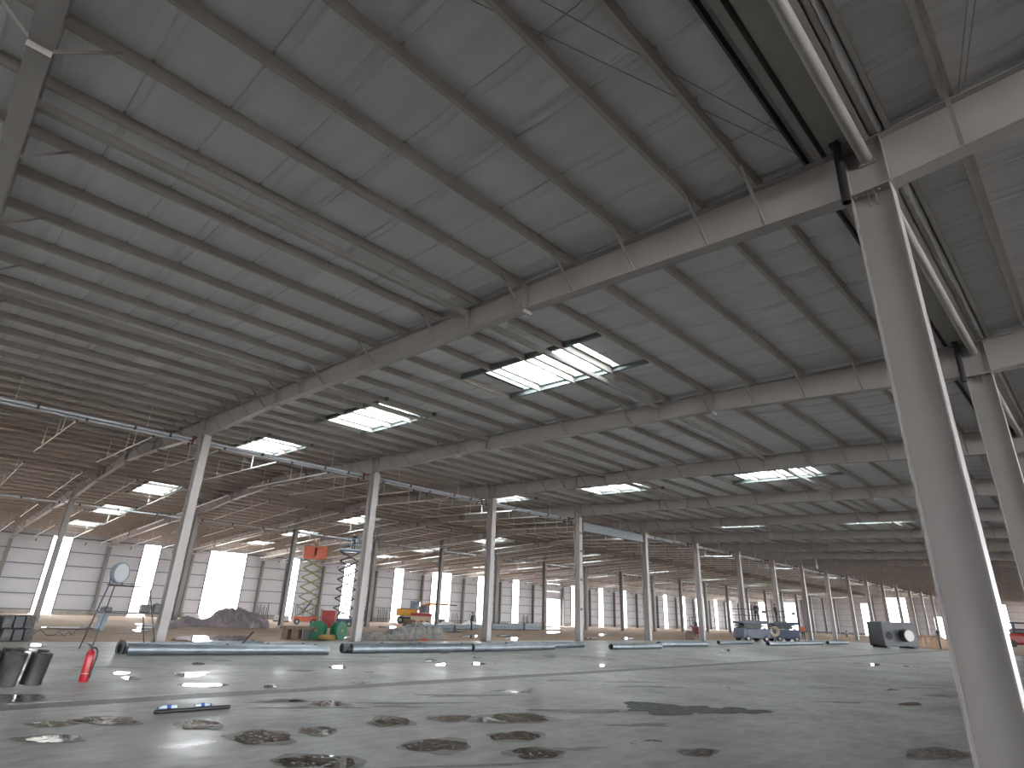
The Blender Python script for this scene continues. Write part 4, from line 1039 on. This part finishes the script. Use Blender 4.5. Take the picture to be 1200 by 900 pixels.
# ------------------------------------------------------------------ excavator, red loader, crate
t = thing('wheeled_excavator', 'yellow wheeled excavator parked before the left wall openings', 'excavator', (-73.0, 54.2, -.08), PI / 4)
for x in (-1.1, 1.2):
    for s in (-1, 1):
        w_ = MB().tube((x, s * .75, .5), (x, s * 1.15, .5), .5, 18).build('wheel', 'rubber', t); MB().tube((x, s * 1.15, .5), (x, s * 1.17, .5), .22, 10).build('hub', 'lgrey', w_)
MB().bbox(-1.6, -.7, .45, 1.7, .7, .95, .05).build('undercarriage', 'dgrey', t)
MB().bbox(-1.8, -1.05, 1.05, 1.2, 1.05, 1.95, .08).build('engine_housing', 'yellow', t); MB().bbox(-1.9, -1.0, 1.9, .2, 1.0, 2.05, .03).build('hood', 'dgrey', t)
c = MB()
for x in (.15, 1.35):
    for y in (-1.0, -.05): c.box(x, y, 1.9, x + .08, y + .08, 3.0)
c.box(.1, -1.05, 2.95, 1.5, .05, 3.05); c.build('cab_frame', 'dgrey', t)
MB().box(.2, -.98, 1.95, 1.4, -.0, 2.9).build('cab_glass', 'glass', t)
m = MB(); m.bar((1.0, .45, 1.9), (2.6, .45, 2.75), .3, .38); m.bar((2.6, .45, 2.75), (5.4, .45, 2.72), .28, .32); m.build('boom', 'yellow', t)
m = MB(); m.bar((5.2, .45, 2.72), (6.6, .45, 2.66), .12, .14); m.build('boom_tip', 'blue', t)
m = MB(); m.bar((3.9, .45, 2.7), (4.0, .45, .6), .14, .2); m.bar((4.5, .45, 2.7), (4.6, .45, .9), .1, .12); m.build('dipper', 'yellow', t)
m = MB(); m.tube((3.5, .45, 1.6), (4.9, .45, 1.6), .05, 6); m.tube((3.6, .1, .5), (5.1, .1, .5), .3, 10); m.build('drum_tool', 'dgrey', t)
t = thing('red_loader', 'small red loader in front of the yellow excavator', 'loader', (-68.4, 53.2, -.08), PI / 4)
MB().bbox(-.9, -.7, .4, 1.0, .7, 1.5, .06).build('body', 'redm', t); c = MB()
for x in (-.5, .6):
    for y in (-.6, .55): c.box(x, y, 1.5, x + .07, y + .07, 2.5)
c.bbox(-.6, -.65, 2.45, .7, .65, 2.55); c.build('cab_frame', 'redm', t); MB().box(-.4, -.55, 1.55, .55, .5, 2.4).build('cab_glass', 'glass', t)
for x in (-.6, .65):
    for s in (-1, 1): MB().tube((x, s * .6, .38), (x, s * .85, .38), .38, 14).build('wheel', 'rubber', t)
t = thing('site_crate', 'wide cream and red crate standing before the red loader', 'crate', (-65.6, 50.6, -.08), PI / 4)
MB().bbox(-1.3, -.5, .05, 1.3, .5, 1.15, .03).build('box_body', 'cream', t); MB().bbox(-1.36, -.56, 1.12, 1.36, .56, 1.5, .04).build('red_lid', 'redm', t)
for x in (-1.0, -.1, .7): MB().box(x, -.53, 0, x + .4, -.48, .6).build('slat', 'redm', t)
t = thing('pallet_pile', 'pinkish wrapped pile left of the cream and red crate', 'pile', (-62.3, 46.2, -.08), PI / 4)
MB().bbox(-.6, -.5, .12, .6, .5, .75, .08).build('wrapped_load', 'wood', t); MB().box(-.65, -.55, 0, .65, .55, .12).build('pallet', 'wood', t)
# low clutter along the wall foot
rr = random.Random(21)
lasty = 0
for i in range(16):
    y = 34 + 3.6 * i + rr.uniform(-.6, .6)
    if any(OPEN[k][0] - .6 < y < OPEN[k][1] + .6 for k in OPEN): y += 3
    if y - lasty < 2.4: continue
    lasty = y
    t = thing('rod_bundle', 'bundle of upright grey rods leaning at the left wall foot', 'rods', (XW + .55, y, .0), 0, 'rod bundles at the wall foot')
    for q in range(6): MB().tube((rr.uniform(0, .4), -.8 + .3 * q, -.1), (.0, -.8 + .3 * q + rr.uniform(-.1, .1), 1.2 + rr.uniform(0, .7)), .05, 5).build('rod', 'mgrey' if q % 2 else 'girt', t)
for i in range(6):
    t = thing('pallet_pile', 'low white wrapped pallet near the orange lift along the left wall', 'pile', (-70.5 - rr.uniform(0, 3), 24.5 + 3.2 * i, -.08), rr.uniform(0, 1), 'white wrapped pallets')
    MB().bbox(-.7, -.5, .12, .7, .5, .55 + rr.uniform(0, .3), .05).build('wrapped_load', 'white', t); MB().box(-.75, -.55, 0, .75, .55, .12).build('pallet', 'wood', t)

# red forklift
t = thing('forklift', 'red forklift with black mast behind the sixth middle row column', 'forklift', (-35.2, 66.2, -.08), -PI * .28)
MB().bbox(-1.3, -.6, .35, .6, .6, 1.15, .08).build('body', 'redm', t); MB().bbox(-1.5, -.58, .4, -1.2, .58, 1.2, .06).build('counterweight', 'dgrey', t)
c = MB()
for x in (-1.0, .45):
    for y in (-.52, .47): c.box(x, y, 1.1, x + .06, y + .06, 2.15)
c.box(-1.05, -.56, 2.1, .55, .56, 2.16); c.build('overhead_guard', 'dgrey', t)
for y in (-.35, .3): MB().box(.72, y, .1, .82, y + .1, 3.0).build('mast', 'dgrey', t)
for y in (-.3, .2): MB().box(.85, y, .1, 1.95, y + .12, .16).build('fork', 'dgrey', t)
MB().bbox(-.7, -.25, 1.1, -.2, .25, 1.65, .05).build('seat', 'black', t)
for x in (-.85, .35):
    for s in (-1, 1): MB().tube((x, s * .42, .32), (x, s * .66, .32), .32, 14).build('wheel', 'rubber', t)
t = thing('timber_crate', 'small dark crate left of the low blue lifts', 'crate', (-30.2, 55.5, -.06), .6)
MB().bbox(-.35, -.35, .02, .35, .35, .75, .02).build('crate_body', 'wood', t); MB().box(-.38, -.38, .70, .38, .38, .78).build('lid', 'dgrey', t)

# grey machine block at the slab edge
t = thing('machine_block', 'dark grey machine block with a protruding round drum at the slab edge', 'machine', (-15.4, 64.9, 0), PI * .30)
MB().bbox(-1.75, -.9, .12, 1.75, .9, 2.15, .07).build('housing', 'mgrey', t)
d_ = MB().tube((.35, -.9, 1.05), (.35, -1.5, 1.05), .52, 24).build('drum', 'dgrey', t)
MB().tube((.35, -1.5, 1.05), (.35, -1.53, 1.05), .46, 24).build('drum_face', 'lgrey', d_)
MB().tube((-1.15, -.895, 1.0), (-1.15, -.915, 1.0), .34, 18).build('round_port', 'dark', t)  # flat dark disc, its colour stands for shade inside the opening
for x in (-1.5, 1.2): MB().box(x, -.85, 0, x + .35, .85, .14).build('skid', 'dgrey', t)
o = thing('post_stub', 'small black hydrant like post right of the grey machine block', 'post', (-12.6, 68.5, 0)); MB().tube((0, 0, 0), (0, 0, 1.3), .09, 8).build('post', 'black', o); MB().lathe([(.18, 1.3), (.2, 1.45), (.1, 1.6), (0, 1.62)], 10).build('head', 'black', o)
for i, p in enumerate(((-39.5, 133.6), (-38.9, 138.5))):
    o = thing('bollard', ['small dark bollard far behind the tenth column, left of two', 'small dark bollard far behind the tenth column, right of two'][i], 'bollard', (p[0], p[1], -.08)); MB().lathe([(.2, 0), (.2, 1.0), (.12, 1.15), (0, 1.2)], 10).build('post', 'dgrey', o); MB().lathe([(.205, .7), (.205, .8)], 10).build('band', 'white', o)
# machines glimpsed right of the foreground column
t = thing('dark_loader', 'dark red machine at the right photo edge behind the foreground column', 'machine', (-10.8, 108, -.08), .4)
MB().bbox(-1.9, -1.1, .3, 1.9, 1.1, 1.7, .3).build('body', 'redm', t); MB().bbox(-.8, -.9, 1.6, .9, .9, 2.3, .2).build('hood', 'dgrey', t)
for x in (-1.2, 1.2): MB().tube((x, -1.2, .45), (x, -.8, .45), .45, 14).build('wheel', 'rubber', t)
t = thing('blue_rack', 'blue steel rack at the right photo edge behind the dark red machine', 'rack', (-16.5, 150, -.08), .2)
for x in (-3, -1, 1, 3):
    for y in (-1, 1): MB().box(x - .1, y - .1, 0, x + .1, y + .1, 3.6).build('post', 'blue', t)
for z in (1.0, 2.2, 3.4): MB().box(-3.2, -1.1, z, 3.2, 1.1, z + .3).build('shelf', 'blue', t)
